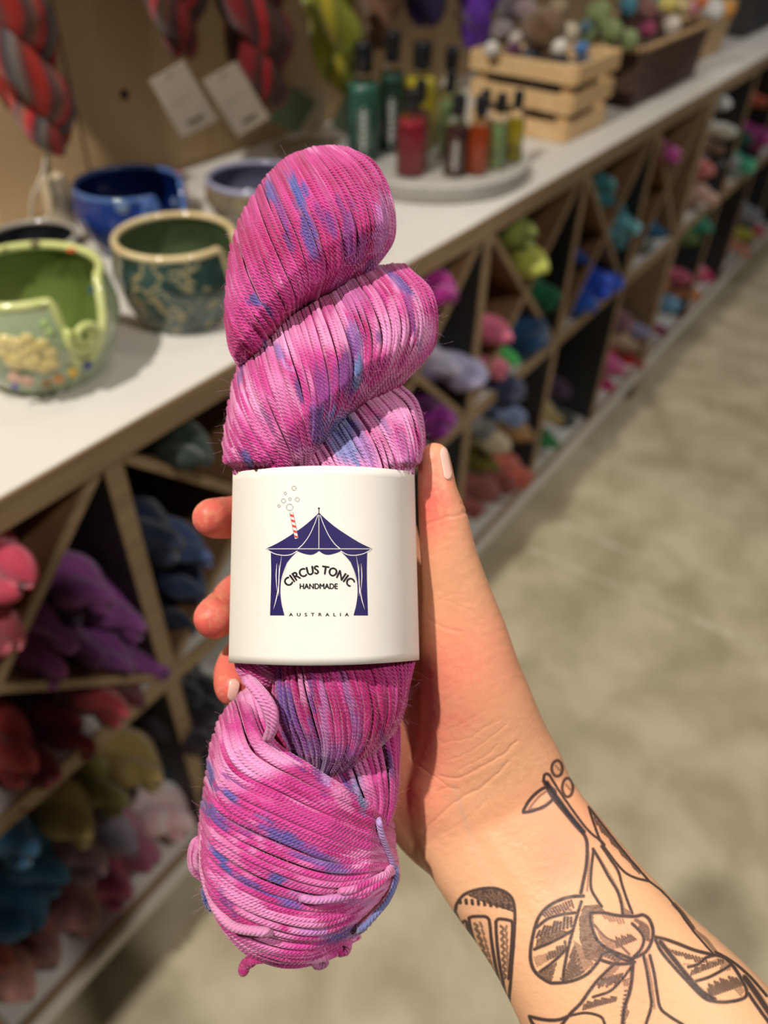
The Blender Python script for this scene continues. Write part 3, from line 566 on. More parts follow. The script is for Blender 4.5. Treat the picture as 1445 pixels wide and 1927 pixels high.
# ------------------------------------------------------------------ tray of bottles
tc_ = np.array((1.175, 0.742, ZC)); TR = 0.165
tray = empty('serving_tray', tc_, 'round white tray with grey lettering round its rim, carrying the bottles', 'tray')
MB().lathe([(0, 0.007), (TR * .55, 0.007), (TR - .004, 0.008), (TR - .003, 0.028), (TR, 0.029), (TR + .002, 0.027), (TR + .002, 0.004), (TR - .004, 0.001), (0, 0.001)], tc_, 90).build('tray_body', M_white, tray, True)
rb_ = random.Random(3); q = MB()
for row in (0.0095, 0.0165, 0.0225):
    a = -3.3
    while a < 0.3:
        wd_ = rb_.uniform(0.008, 0.035); rr = TR + .0028
        for s in range(2):
            a0, a1 = a + wd_ * s / 2, a + wd_ * (s + 1) / 2
            q.add([(tc_[0] + rr * math.cos(t), tc_[1] + rr * math.sin(t), tc_[2] + z) for t, z in ((a0, row), (a1, row), (a1, row + .0028), (a0, row + .0028))], [(0, 1, 2, 3)])
        a += wd_ + 0.012
q.build('rim_print', mat('grey_lettering', srgb(96, 94, 92), .6), tray)
def glass_mat(name, c, tr=0.75):
    m = mat(name, srgb(*c), 0.04, trans=tr, ior=1.33, spec=.6); bsdf(m).inputs['Coat Weight'].default_value = 0.7; return m
M_clear = mat('clear_glass', (0.95, 0.97, 0.96, 1), 0.03, trans=1.0, ior=1.1, spec=.6)
M_lab = mat('white_print', srgb(232, 232, 226), .5)
def bottle(bx, by, top_py, w, c, label, fill=0.66, leaf=False, z0=ZC + 0.009, big=False):
    p = at_z(bx, by, z0); p = p + np.array((0.6, 0.8, 0)) * w / 2
    zs = np.linspace(0.05, 0.26, 400)
    best = min(zs, key=lambda h: abs((lambda q: CY + F * q[1] / q[2])(RW.T @ (p + np.array((0, 0, h)) - EYE)) - top_py)); H = best
    r = empty('bottle', p, label, 'bottle', 'tall bottles at the back of the tray' if big else 'small bottles at the front of the tray')
    R = w / 2; hb = H * 0.62; hn = H * 0.76
    prof = [(0, 0.0), (R * .9, 0.0), (R, 0.003), (R, hb * .9), (R * .93, hb * .97), (R * .46, hn * .95), (R * .42, hn + .004)]
    liq = [(0, 0.0025)] + [(max(0, q - .0015), z + (0.0025 if z < .002 else 0)) for q, z in prof[1:] if z < hb * fill / .66 * 0.99]
    liq.append((max(0.001, liq[-1][0]), hb * fill / .66)); liq.append((0, hb * fill / .66))
    MB().lathe(prof, p, 28).build('glass_body', M_clear, r, True)
    MB().lathe(liq, p, 28).build('liquid', glass_mat('liquid_%d_%d' % (bx, by), tuple(min(255, int(v * 1.12 + 8)) for v in c), 0.6), r, True)
    MB().lathe([(0, H), (R * .50, H), (R * .56, H - .003), (R * .56, hn + .002), (R * .42, hn - .001), (0, hn - .001)], p, 24).build('cap', M_black, r, True)
    if leaf:
        q = MB(); th0 = math.atan2(-p[1], -p[0])
        def pt(u, z): a = th0 + u / R; return (p[0] + (R + .0008) * math.cos(a), p[1] + (R + .0008) * math.sin(a), p[2] + z)
        for k in range(6):
            z = hb * (.20 + .09 * k)
            for s in (1, -1): q.add([pt(0, z), pt(s * R * .30, z + hb * .075), pt(s * R * .34, z + hb * .095), pt(0, z + hb * .025)], [(0, 1, 2, 3)])
        q.add([pt(-R * .03, hb * .12), pt(R * .03, hb * .12), pt(R * .03, hb * .80), pt(-R * .03, hb * .80)], [(0, 1, 2, 3)])
        q.build('leaf_print', M_lab, r)
    return r
bottle(692, 306, 78, 0.056, (60, 120, 104), 'tall teal green bottle with white leaf print at the left of the tray', .72, True, big=True)
bottle(742, 290, 58, 0.046, (50, 84, 72), 'tall dark green bottle with black cap behind the teal one', .72, True, big=True)
bottle(797, 288, 78, 0.058, (196, 182, 50), 'tall yellow oil bottle at the back of the tray', .74, big=True)
bottle(848, 276, 88, 0.044, (168, 170, 120), 'tall clear bottle with pale oil right of the yellow one', .62, big=True)
bottle(845, 296, 132, 0.032, (132, 160, 110), 'pale green small bottle behind the dark one', .7)
bottle(792, 318, 150, 0.036, (140, 90, 90), 'small bottle hidden behind the red one', .7)
bottle(780, 335, 168, 0.048, (176, 44, 60), 'ruby red small bottle, leftmost in the front row', .72)
bottle(862, 335, 178, 0.040, (96, 58, 56), 'dark brown red small bottle with white leaf print', .66, True)
bottle(903, 331, 180, 0.038, (206, 88, 34), 'orange small bottle in the front row', .66)
bottle(910, 304, 168, 0.032, (170, 120, 70), 'amber small bottle behind the orange one', .62)
bottle(938, 322, 176, 0.033, (140, 172, 120), 'pale green small bottle in the front row', .66)
bottle(969, 309, 170, 0.032, (176, 168, 40), 'olive yellow small bottle, rightmost in the front row', .66)

# ------------------------------------------------------------------ slatted crate
cr0 = np.array((1.468, 0.632)); crx, cry = 0.185, 0.205; crh = 0.134
crate = empty('slatted_crate', (cr0[0], cr0[1], ZC), 'pine slatted crate full of small yarn balls on the worktop', 'crate')
X0, X1, Y1_, Y2_ = cr0[0], cr0[0] + crx, cr0[1], cr0[1] + cry
for k in range(3):
    z0 = ZC + 0.001 + k * 0.0495; z1 = z0 + 0.032; g = 0.0035 * k
    for lo, hi in (((X0 - .004 - g, Y1_ - g, z0), (X0 + .004 - g, Y2_ + g, z1)), ((X1 - .004 + g, Y1_ - g, z0), (X1 + .004 + g, Y2_ + g, z1)),
                   ((X0 + .004 - g, Y1_ - .004 - g, z0), (X1 - .004 + g, Y1_ + .004 - g, z1)), ((X0 + .004 - g, Y2_ - .004 + g, z0), (X1 - .004 + g, Y2_ + .004 + g, z1))):
        MB().box(lo, hi).build('slat', M_pine, crate, bevel=0.001)
for x in (X0 + .013, X1 - .013):
    for y in (Y1_ + .013, Y2_ - .013): MB().box((x - .009, y - .009, ZC + .001), (x + .009, y + .009, ZC + .13)).build('corner_post', M_pine, crate)
MB().box((X0 + .006, Y1_ + .006, ZC + .001), (X1 - .006, Y2_ - .006, ZC + .007)).build('base_board', M_pine, crate)
def ball(c, p, r, label, group, cat='yarn', name='yarn_ball', squash=0.9):
    """hand wound ball: wrapped strands displaced over a round form"""
    V = []; Fc = []; n1, n2 = 18, 28; UV = []
    ax = Vector((random.random() - .5, random.random() - .5, random.random() - .5)).normalized()
    for i in range(n1 + 1):
        ph = PI * i / n1
        for k in range(n2 + 1):
            t = 2 * PI * k / n2; d = Vector((math.sin(ph) * math.cos(t), math.sin(ph) * math.sin(t), math.cos(ph)))
            q = r * (1 + 0.07 * math.sin(5 * math.atan2(d.dot(ax), d.x + .3) + 4 * d.z)) * 1.0
            V.append((d.x * q, d.y * q, d.z * q * squash))
    for i in range(n1):
        for k in range(n2):
            a = i * (n2 + 1) + k; Fc.append((a, a + n2 + 1, a + n2 + 2, a + 1)); UV += [(i / n1, k / n2), ((i + 1) / n1, k / n2), ((i + 1) / n1, (k + 1) / n2), (i / n1, (k + 1) / n2)]
    me = bpy.data.meshes.new(name); me.from_pydata(V, [], Fc); me.update(); me.shade_smooth(); me.materials.append(ymat(c))
    uv = me.uv_layers.new(name='uv'); uv.data.foreach_set('uv', np.array(UV, dtype=np.float32).ravel())
    o = bpy.data.objects.new(name, me); COL.objects.link(o); o.location = tuple(p); o.rotation_euler = (random.random() * .5, random.random() * .5, random.random() * 3)
    return tag(o, label, cat, group)
def pile(lst, z, group, where):
    for px, py, rp, c, words, kind, dz in lst:
        p = at_z(px, py, z + dz); dep = (p - EYE) @ (RW @ np.array((0, 0, 1.0))); r = rp * dep / F
        lab = words + ' ' + where
        if kind == 's':
            yarn_skein(c, p + np.array((-r * 1.6, -r * .6, 0)), (0.9, 0.35, 0.05), r * 3.6, r, lab, group, turns=1.3)
        else: ball(c, p, r, lab, group)
zt_ = ZC + crh
pile([(1022, 56, 40, ((120, 92, 62), (92, 70, 48)), 'big brown nubbly yarn ball', 'b', .035), (945, 60, 22, (128, 120, 118), 'grey yarn ball at the left', 'b', .02), (960, 20, 24, (88, 76, 84), 'dark grey yarn ball behind', 'b', .04),
      (972, 74, 15, (206, 196, 186), 'small off white yarn ball', 'b', .012), (990, 20, 20, (152, 128, 132), 'dusty pink yarn ball', 'b', .05), (1052, 90, 16, (232, 224, 208), 'cream yarn ball beside the big brown one', 'b', .012), (1094, 92, 14, (66, 112, 168), 'small blue yarn ball', 'b', .012),
      (1072, 62, 18, (190, 176, 150), 'oatmeal yarn ball', 'b', .03), (1050, 18, 20, (150, 130, 100), 'tan yarn ball at the back', 'b', .05), (925, 92, 14, (232, 226, 214), 'white yarn ball at the front left corner', 'b', .008), (965, 94, 14, (92, 44, 78), 'dark plum yarn ball', 'b', .004), (1100, 52, 14, (70, 100, 110), 'slate yarn ball at the right', 'b', .03)],
     zt_, 'yarn balls in the slatted crate', 'in the slatted crate')
# lower filling glimpsed between the slats
k = 0
for x in np.linspace(X0 + .045, X1 - .045, 3):
    for y in np.linspace(Y1_ + .045, Y2_ - .045, 3):
        for z in (ZC + .042, ZC + .095):
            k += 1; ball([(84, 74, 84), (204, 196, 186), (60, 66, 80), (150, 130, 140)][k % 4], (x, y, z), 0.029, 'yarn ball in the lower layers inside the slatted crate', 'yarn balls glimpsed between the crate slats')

# ------------------------------------------------------------------ baskets
def basket(x0, x1, y0, y1, h, m, label, flare=0.012, rim=0.006, mrim=None, rows=16):
    c = ((x0 + x1) / 2, (y0 + y1) / 2, ZC); r = empty('wicker_basket', c, label, 'basket')
    V = []; Fc = []; per = []
    nx, ny = 26, 14
    per += [(x0 + (x1 - x0) * i / nx, y0) for i in range(nx)] + [(x1, y0 + (y1 - y0) * i / ny) for i in range(ny)]
    per += [(x1 - (x1 - x0) * i / nx, y1) for i in range(nx)] + [(x0, y1 - (y1 - y0) * i / ny) for i in range(ny)]
    n = len(per); nr = rows * 3
    for j in range(nr + 1):
        v = j / nr
        for i, (px, py) in enumerate(per):
            s = 1 + flare * v / 0.1; d = 0.0022 * math.sin(2 * PI * v * rows / 2) * (1 if i % 2 else -1)
            dx, dy = px - c[0], py - c[1]; l = math.hypot(dx, dy); V.append((c[0] + dx * s + dx / l * d, c[1] + dy * s + dy / l * d, ZC + .001 + h * v))
    for j in range(nr):
        for i in range(n): i2 = (i + 1) % n; Fc.append((j * n + i, j * n + i2, (j + 1) * n + i2, (j + 1) * n + i))
    Fc.append(tuple(range(n))[::-1])
    o = new_obj('woven_wall', V, Fc, m, r, False); so = o.modifiers.new('thickness', 'SOLIDIFY'); so.thickness = 0.004; so.offset = -1
    top = [np.array((c[0] + (px - c[0]) * (1 + flare * 10), c[1] + (py - c[1]) * (1 + flare * 10), ZC + h + .002)) for px, py in per]; top.append(top[0])
    MB().tube(top, rim, 8, False).build('rim', mrim or m, r, True)
    return r
M_wick = noisy('dark_wicker', [(0.3, srgb(48, 34, 28)), (0.6, srgb(84, 58, 44)), (0.8, srgb(110, 80, 62))], 60, .45, 3)
M_wick2 = noisy('tan_wicker', [(0.3, srgb(176, 142, 98)), (0.7, srgb(206, 174, 128))], 60, .6, 3)
M_wick3 = noisy('black_wicker', [(0.3, srgb(26, 24, 26)), (0.7, srgb(58, 54, 54))], 60, .4, 3)
basket(1.79, 2.20, 0.63, 0.83, 0.112, M_wick, 'dark brown woven basket full of green and mauve skeins', .006, .006, M_wick2)
basket(2.32, 2.56, 0.68, 0.85, 0.115, M_wick2, 'small tan woven basket holding pastel yarn balls', .01, .006)
basket(2.80, 3.15, 0.68, 0.98, 0.20, M_wick3, 'black woven basket at the far right end', .006, .006)
OG = (120, 134, 78)
pile([(1125, 32, 24, OG, 'olive green skein at the left', 's', .05), (1150, 62, 20, OG, 'olive green skein in the front', 's', .035), (1182, 76, 17, (128, 144, 88), 'lighter olive green skein at the front corner', 's', .02), (1105, 70, 19, (104, 118, 66), 'olive green skein against the crate side', 's', .02),
      (1182, 14, 17, (44, 112, 132), 'teal skein', 's', .06), (1216, 22, 20, (120, 74, 70), 'mauve brown skein', 's', .05), (1218, 56, 16, (146, 44, 84), 'maroon skein', 's', .02), (1262, 50, 17, (222, 206, 190), 'cream skein', 's', .012), (1240, 30, 15, (104, 66, 60), 'brown skein', 's', .03)],
     ZC + .112, 'skeins in the dark woven basket', 'in the dark woven basket')
pile([(1256, 8, 18, (228, 206, 110), 'yellow yarn ball', 'b', .05), (1280, 14, 16, (226, 200, 150), 'butter yarn ball', 'b', .04), (1304, 16, 15, (232, 150, 160), 'pink yarn ball', 'b', .03), (1342, 20, 20, (242, 236, 228), 'white yarn ball', 'b', .02), (1368, 18, 16, (236, 156, 60), 'orange yarn ball', 'b', .02), (1322, 2, 12, (222, 120, 70), 'coral yarn ball', 'b', .05), (1236, 0, 13, (60, 150, 130), 'green yarn ball', 'b', .05)],
     ZC + .115, 'yarn balls in the tan basket', 'in the small tan basket')
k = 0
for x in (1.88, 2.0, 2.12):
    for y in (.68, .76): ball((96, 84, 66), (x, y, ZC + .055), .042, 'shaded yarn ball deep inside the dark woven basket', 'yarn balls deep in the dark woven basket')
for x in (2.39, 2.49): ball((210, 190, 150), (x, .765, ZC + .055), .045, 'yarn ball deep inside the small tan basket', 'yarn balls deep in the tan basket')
# ------------------------------------------------------------------ the held skein
D0 = 0.30                                        # distance of the skein's axis
ORG = at_d(600, 1060, D0)
LAMP_L = None
def lerp_tab(tab, x):
    xs = [a for a, _ in tab]; ys = [b for _, b in tab]; return np.interp(x, xs, ys)
HOT, DEEP, LIGHT = np.array((0.55, 0.045, 0.27)), np.array((0.38, 0.006, 0.11)), np.array((0.80, 0.30, 0.58))
PURP, BLUE, SKY = np.array((0.17, 0.04, 0.24)), np.array((0.07, 0.09, 0.36)), np.array((0.16, 0.26, 0.55))
LILAC = np.array((0.50, 0.22, 0.55))
# dye patches: x, y, half length, half width, direction deg (0 = right, 90 = down), colour, strength
PATCH = [(562, 372, 52, 9, 72, BLUE, 1), (582, 440, 48, 11, 75, (PURP + BLUE) / 2, 1), (513, 368, 26, 7, 72, BLUE, .9), (530, 400, 45, 5, 70, PURP, .8), (545, 455, 30, 7, 70, PURP, .9), (575, 360, 18, 5, 70, BLUE, .8),
 (622, 425, 26, 8, 75, PURP, .9), (600, 400, 26, 6, 70, PURP, .6), (655, 440, 50, 10, 95, PURP, .75), (642, 390, 24, 5, 75, PURP, .6), (672, 470, 30, 12, 110, PURP, .6), (480, 565, 16, 5, 45, BLUE, .9), (505, 585, 12, 6, 60, BLUE, .9), (470, 570, 9, 4, 40, PURP, .9), (695, 500, 18, 8, 120, PURP, .8), (715, 430, 60, 12, 95, LILAC, .6), (735, 400, 50, 8, 90, LIGHT, .6),
 (668, 640, 40, 14, 85, (PURP + BLUE) / 2, .75), (655, 700, 50, 22, 95, PURP, .85), (672, 705, 34, 6, 95, SKY * .7, .9), (612, 745, 60, 16, 80, PURP, .7), (596, 800, 45, 14, 85, (PURP + BLUE) / 2, .85), (565, 735, 26, 5, 72, BLUE * .6, .8), (752, 535, 34, 8, 45, (BLUE + PURP) / 2, .95), (772, 590, 40, 6, 80, PURP, .7), (788, 625, 40, 6, 90, LILAC * .6, .7), (712, 635, 10, 4, 90, PURP, .8),
 (528, 665, 18, 8, 60, (BLUE + LILAC) / 2, .9), (540, 690, 14, 5, 50, LILAC, .8), (497, 650, 14, 5, 75, BLUE, .7), (455, 705, 30, 4, 100, BLUE, .6), (466, 862, 18, 7, 60, BLUE * .7, .9), (505, 790, 26, 7, 60, PURP, .5), (560, 840, 30, 8, 60, PURP, .5), (640, 600, 50, 10, 85, LIGHT, .7), (605, 620, 60, 5, 82, LIGHT, .8), (660, 560, 40, 20, 60, LILAC, .35), (740, 620, 70, 12, 92, LIGHT, .55), (790, 600, 50, 8, 80, LIGHT, .6), (715, 580, 50, 8, 75, LIGHT, .5),
 (650, 825, 60, 30, 60, SKY, .85), (640, 800, 20, 24, 60, BLUE, .5), (690, 850, 30, 14, 55, LILAC, .7), (720, 800, 24, 8, 50, SKY * .7, .6), (575, 870, 30, 30, 60, LIGHT, .75), (705, 755, 40, 10, 50, LIGHT, .8), (760, 850, 40, 14, 70, LILAC, .4), (720, 830, 50, 20, 60, LIGHT, .45),
 (540, 1330, 60, 13, 80, (PURP + BLUE) / 2, .9), (556, 1390, 50, 20, 75, PURP, .9), (587, 1330, 70, 5, 90, PURP, .95), (600, 1425, 60, 16, 80, PURP, .9), (655, 1310, 50, 7, 75, (PURP + LILAC) / 2, .8), (672, 1370, 40, 8, 85, PURP, .6), (640, 1430, 30, 30, 90, PURP, .8), (572, 1295, 40, 8, 85, LIGHT, .7), (610, 1340, 70, 6, 85, LILAC, .6), (700, 1310, 60, 20, 80, DEEP, .5), (720, 1350, 50, 14, 100, DEEP, .6),
 (676, 1490, 40, 9, 80, SKY * .6, .95), (655, 1480, 20, 7, 70, BLUE, .8), (612, 1468, 14, 8, 60, LILAC, .9), (722, 1400, 40, 6, 75, PURP, .7), (735, 1440, 20, 5, 80, BLUE * .6, .6), (640, 1500, 30, 12, 60, LIGHT, .6),
 (400, 1455, 26, 7, 75, BLUE, .9), (432, 1500, 40, 6, 40, BLUE, .9), (400, 1530, 40, 8, 50, (BLUE + PURP) / 2, .95), (470, 1562, 50, 7, 25, PURP, .8), (530, 1575, 44, 14, 22, BLUE, .85), (590, 1605, 60, 9, 22, (BLUE + PURP) / 2, .85), (600, 1625, 50, 6, 20, BLUE, .7), (500, 1540, 26, 6, 25, BLUE, .6), (520, 1652, 22, 9, 10, BLUE, .9), (420, 1620, 34, 5, 55, BLUE, .95), (470, 1662, 50, 6, 28, (BLUE + PURP) / 2, .9), (540, 1695, 40, 6, 20, BLUE, .8), (440, 1470, 24, 5, 30, PURP, .8),
 (470, 1310, 50, 16, 60, LIGHT, .7), (470, 1705, 70, 16, 35, LIGHT, .75), (560, 1735, 60, 9, 12, LIGHT, .7), (600, 1755, 50, 6, 8, LILAC, .8), (660, 1750, 60, 10, -20, BLUE * .7, .8), (430, 1600, 60, 8, 50, LIGHT, .4), (620, 1690, 80, 8, 5, LILAC * .8, .6), (600, 1665, 60, 8, 10, LIGHT, .4), (430, 1700, 30, 5, 55, PURP, .7), (680, 1470, 40, 10, 80, LIGHT, .4)]
def dye(x, y, sid, u, hue=0.0):
    """colour of strand sid at image position x, y"""
    n = len(x); c = np.zeros((n, 3)) + HOT
    a = vnoise(x / 60 + sid * .13, y / 90 + 3); b = vnoise(x / 18 + 11 + sid * .9, y / 70)
    k = np.clip((a - .52) * 2.6 + (b - .5) * 1.3 + hue, 0, 1)[:, None]; c = c * (1 - k) + LIGHT * k
    k = np.clip((.42 - a) * 2.2 + (vnoise(x / 25 + 31 + sid * 1.7, y / 50 + 7) - .5) * 1.1, 0, .8)[:, None]; c = c * (1 - k) + DEEP * k
    j = (sid * 7919 % 97) / 97.0
    for (px, py, hl, hw, ang, col, st) in PATCH:
        an = math.radians(ang); dx, dy = x - px, y - py; l = dx * math.cos(an) + dy * math.sin(an); w_ = -dx * math.sin(an) + dy * math.cos(an)
        d = (l / (hl * (0.75 + .6 * j))) ** 2 + (w_ / (hw * 1.15)) ** 2
        k = (np.clip(1.55 - d * 1.1 + (vnoise(x / 7 + sid * 3.1, y / 12) - .5) * .9, 0, 1) * st)[:, None]; c = c * (1 - k) + np.asarray(col) * k
    return c * (0.88 + .24 * ((sid * 3571 % 53) / 53.0))

def yarn_main():
    m = mat('hand_dyed_wool', (0.6, 0.05, 0.3, 1), 0.62, sheen=0.35, spec=0.3)
    p = bsdf(m); p.inputs['Sheen Roughness'].default_value = 0.4
    at = N(m, 'ShaderNodeAttribute'); at.attribute_name = 'dye'; L(m, at.outputs['Color'], p.inputs['Base Color'])
    uv = N(m, 'ShaderNodeUVMap'); uv.uv_map = 'uv'; sep = N(m, 'ShaderNodeSeparateXYZ'); L(m, uv.outputs[0], sep.inputs[0])
    # three plies laid diagonally round the strand
    a = N(m, 'ShaderNodeMath', operation='MULTIPLY_ADD'); L(m, sep.outputs['Y'], a.inputs[0]); a.inputs[1].default_value = -4.0; L(m, sep.outputs['X'], a.inputs[2])
    s = N(m, 'ShaderNodeMath', operation='MULTIPLY'); L(m, a.outputs[0], s.inputs[0]); s.inputs[1].default_value = 2 * PI
    si = N(m, 'ShaderNodeMath', operation='SINE'); L(m, s.outputs[0], si.inputs[0])
    fz = N(m, 'ShaderNodeTexNoise', Scale=2600.0, Detail=2); tc = N(m, 'ShaderNodeTexCoord'); L(m, tc.outputs['Object'], fz.inputs['Vector'])
    ad = N(m, 'ShaderNodeMath', operation='MULTIPLY_ADD'); L(m, fz.outputs['Fac'], ad.inputs[0]); ad.inputs[1].default_value = 1.6; L(m, si.outputs[0], ad.inputs[2])
    b = N(m, 'ShaderNodeBump', Strength=0.9, Distance=0.00016); L(m, ad.outputs[0], b.inputs['Height']); L(m, b.outputs[0], p.inputs['Normal'])
    return m
M_YARN = yarn_main()

def strands_mesh(name, paths, rad, parent, sid0=0, seg=8, label=None, kind=None, hue=0.0):
    """paths: list of (n,3) arrays in (px, py, depth metres in front of the axis)"""
    V = []; Fq = []; C = []; UV = []; base = 0
    for i, P in enumerate(paths):
        n = len(P); W = at_dv(P[:, 0], P[:, 1], D0 - P[:, 2])
        T = np.gradient(W, axis=0); T /= np.linalg.norm(T, axis=1)[:, None] + 1e-12
        view = (EYE - W); view /= np.linalg.norm(view, axis=1)[:, None]
        a = np.cross(T, view); a /= np.linalg.norm(a, axis=1)[:, None] + 1e-12; b = np.cross(a, T)
        ph = np.linspace(0, 2 * PI, seg + 1); r = rad[i] if np.ndim(rad) else rad
        rr = r * (1 + .10 * (vnoise(np.arange(n) / 5.0, np.full(n, i * 1.3)) - .5))
        ring = W[:, None] + rr[:, None, None] * (np.cos(ph)[None, :, None] * a[:, None] + np.sin(ph)[None, :, None] * b[:, None])
        V.append(ring.reshape(-1, 3))
        c = dye(P[:, 0], P[:, 1], sid0 + i, None, hue); C.append(np.repeat(c, seg + 1, axis=0))
        ln = np.concatenate(([0], np.cumsum(np.linalg.norm(np.diff(W, axis=0), axis=1)))) / 0.0015
        ii, kk = np.meshgrid(np.arange(n - 1), np.arange(seg), indexing='ij'); ii = ii.ravel(); kk = kk.ravel()
        idx = lambda x, y: base + x * (seg + 1) + y
        q = np.stack((idx(ii, kk), idx(ii, kk + 1), idx(ii + 1, kk + 1), idx(ii + 1, kk)), -1); Fq.append(q)
        u = lambda x, y: np.stack((ln[x], y / seg), -1)
        UV.append(np.stack((u(ii, kk), u(ii, kk + 1), u(ii + 1, kk + 1), u(ii + 1, kk)), 1).reshape(-1, 2)); base += n * (seg + 1)
    V = np.vstack(V); Fq = np.vstack(Fq); C = np.vstack(C); UV = np.vstack(UV)
    o = new_obj(name, V, Fq, M_YARN, parent)
    ca = o.data.color_attributes.new('dye', 'FLOAT_COLOR', 'POINT'); ca.data.foreach_set('color', np.hstack((C, np.ones((len(C), 1)))).astype(np.float32).ravel())
    uv = o.data.uv_layers.new(name='uv'); uv.data.foreach_set('uv', UV.astype(np.float32).ravel())
    if label: o['label'] = label
    if kind: o['kind'] = kind
    return o

def lab_d(px, py, lift=0.0):
    v = (py - 880) / 370.0; xl = 438 - 8 * v; xr = 780 + 9 * v
    u = np.clip((px - xl) / (xr - xl) * 2 - 1, -1, 1)
    return 0.004 + 0.0345 * (1 - np.abs(u) ** 2.4) ** 0.5 + lift
def tuck(xy, z):
    """press yarn under the paper band"""
    x, y = xy[..., 0].copy(), xy[..., 1]; v = (y - 880) / 370.0; xl, xr = 438 - 8 * v + 5, 780 + 9 * v - 5
    k = np.clip((y - 866) / 16, 0, 1) * np.clip((1256 - y) / 8, 0, 1); k = k * k * (3 - 2 * k)
    x = x + k * (np.clip(x, xl, xr) - x); z = z + k * np.minimum(0, lab_d(x, y) - .0024 - z)
    return np.stack((x, y), -1), z
def lobe(name, guides, D, ft, gs, parent, spacing=6.4, rad=0.00086, npts=70, sid0=0, text=1.1, back=0.026, d0=0.0, hue=0.0, y0c=-1e9, y1c=1e9):
    G = np.array(guides, float)                       # (ng, np, 2)
    ng = len(G)
    # strand count from the mean distance between outer guides
    mid = G[:, G.shape[1] // 2]; width = np.linalg.norm(np.diff(mid, axis=0), axis=1).sum(); ns = max(6, int(width / spacing))
    def surf(s, t):
        rows = np.stack([catmull(g, t) for g in G], 0)     # (ng, nt, 2)
        x = catmull(rows.reshape(ng, -1), np.atleast_1d(s)).reshape(-1, len(t), 2); return x
    def depth(s, t): return d0 + D * lerp_tab(gs, s)[:, None] * lerp_tab(ft, t)[None, :]
    t = np.linspace(0, text, npts); paths = []; rads = []
    for layer, (cnt, dd) in enumerate(((ns, 0.0), (int(ns * .8), -0.0011))):
        S = (np.arange(cnt) + .5) / cnt
        for k, s in enumerate(S):
            jit = (vnoise(np.array([k * .7 + layer * 9]), np.array([ng * 1.0]))[0] - .5)
            s_ = np.clip(s + (rng.random() - .5) * .9 / cnt, 0, 1)
            wob = (vnoise(t * 3 + k * 5.1, np.full(npts, layer * 3.0 + ng)) - .5)
            xy = surf(s_ + wob[0] * 0, t)[0]
            # small sideways wander
            tan = np.gradient(xy, axis=0); nrm = np.stack((-tan[:, 1], tan[:, 0]), -1); nrm /= np.linalg.norm(nrm, axis=1)[:, None] + 1e-9
            xy = xy + nrm * (wob * 5.5)[:, None]
            z = depth(np.array([s_]), t)[0] + dd + jit * 0.0016 + (rng.random() - .5) * .0009 + (vnoise(t * 2.2 + k * .35, np.full(npts, 5.5 + layer)) - .5) * .0030
            xy, z = tuck(xy, z)
            keep = (xy[:, 1] > y0c) & (xy[:, 1] < y1c)
            if y1c < 1e8: keep = np.cumprod(keep).astype(bool)
            if keep.sum() < 4: continue
            xy, z = xy[keep], z[keep]
            paths.append(np.column_stack((xy, z))); rads.append(rad * (0.92 + .22 * rng.random()))
    o = strands_mesh(name, paths, rads, parent, sid0, hue=hue)
    # the mass of yarn under the outer strands, closed at the back
    ss = np.linspace(0, 1, 26); tt = np.linspace(0, min(text, 1.05), 30); X = surf(ss, tt); Z = depth(ss, tt) - 0.0014
    es = np.sin(PI * np.clip(ss, .0, 1)) ** .5; et = np.sin(PI * np.linspace(0, 1, 30)) ** .5
    cen = X.mean(axis=(0, 1)); Xf = X + (cen - X) * 0.012; Xf[..., 1] = np.clip(Xf[..., 1], y0c, y1c); Xf, Z = tuck(Xf, Z - .0004)
    Zb = d0 - back * es[:, None] * et[None, :]; Zb = np.minimum(Zb, Z - .001)
    A = at_dv(Xf[..., 0], Xf[..., 1], D0 - Z).reshape(-1, 3); B = at_dv(Xf[..., 0], Xf[..., 1], D0 - Zb).reshape(-1, 3); n1, n2 = len(ss), len(tt); Fc = []
    for i in range(n1 - 1):
        for j in range(n2 - 1):
            a = i * n2 + j; Fc.append((a, a + 1, a + n2 + 1, a + n2)); Fc.append(tuple(n1 * n2 + q for q in (a + n2, a + n2 + 1, a + 1, a)))
    bd = [(i * n2) for i in range(n1)] + [(n1 - 1) * n2 + j for j in range(1, n2)] + [i * n2 + n2 - 1 for i in range(n1 - 2, -1, -1)] + [j for j in range(n2 - 2, 0, -1)]
    for q in range(len(bd)): a, b = bd[q], bd[(q + 1) % len(bd)]; Fc.append((a, b, b + n1 * n2, a + n1 * n2))
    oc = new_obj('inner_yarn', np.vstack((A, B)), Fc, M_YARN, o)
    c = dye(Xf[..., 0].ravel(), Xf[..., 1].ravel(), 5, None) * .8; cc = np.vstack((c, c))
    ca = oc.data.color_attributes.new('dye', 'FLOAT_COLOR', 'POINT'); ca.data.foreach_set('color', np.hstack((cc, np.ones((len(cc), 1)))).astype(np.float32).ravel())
    uv = oc.data.uv_layers.new(name='uv')
    return o, paths

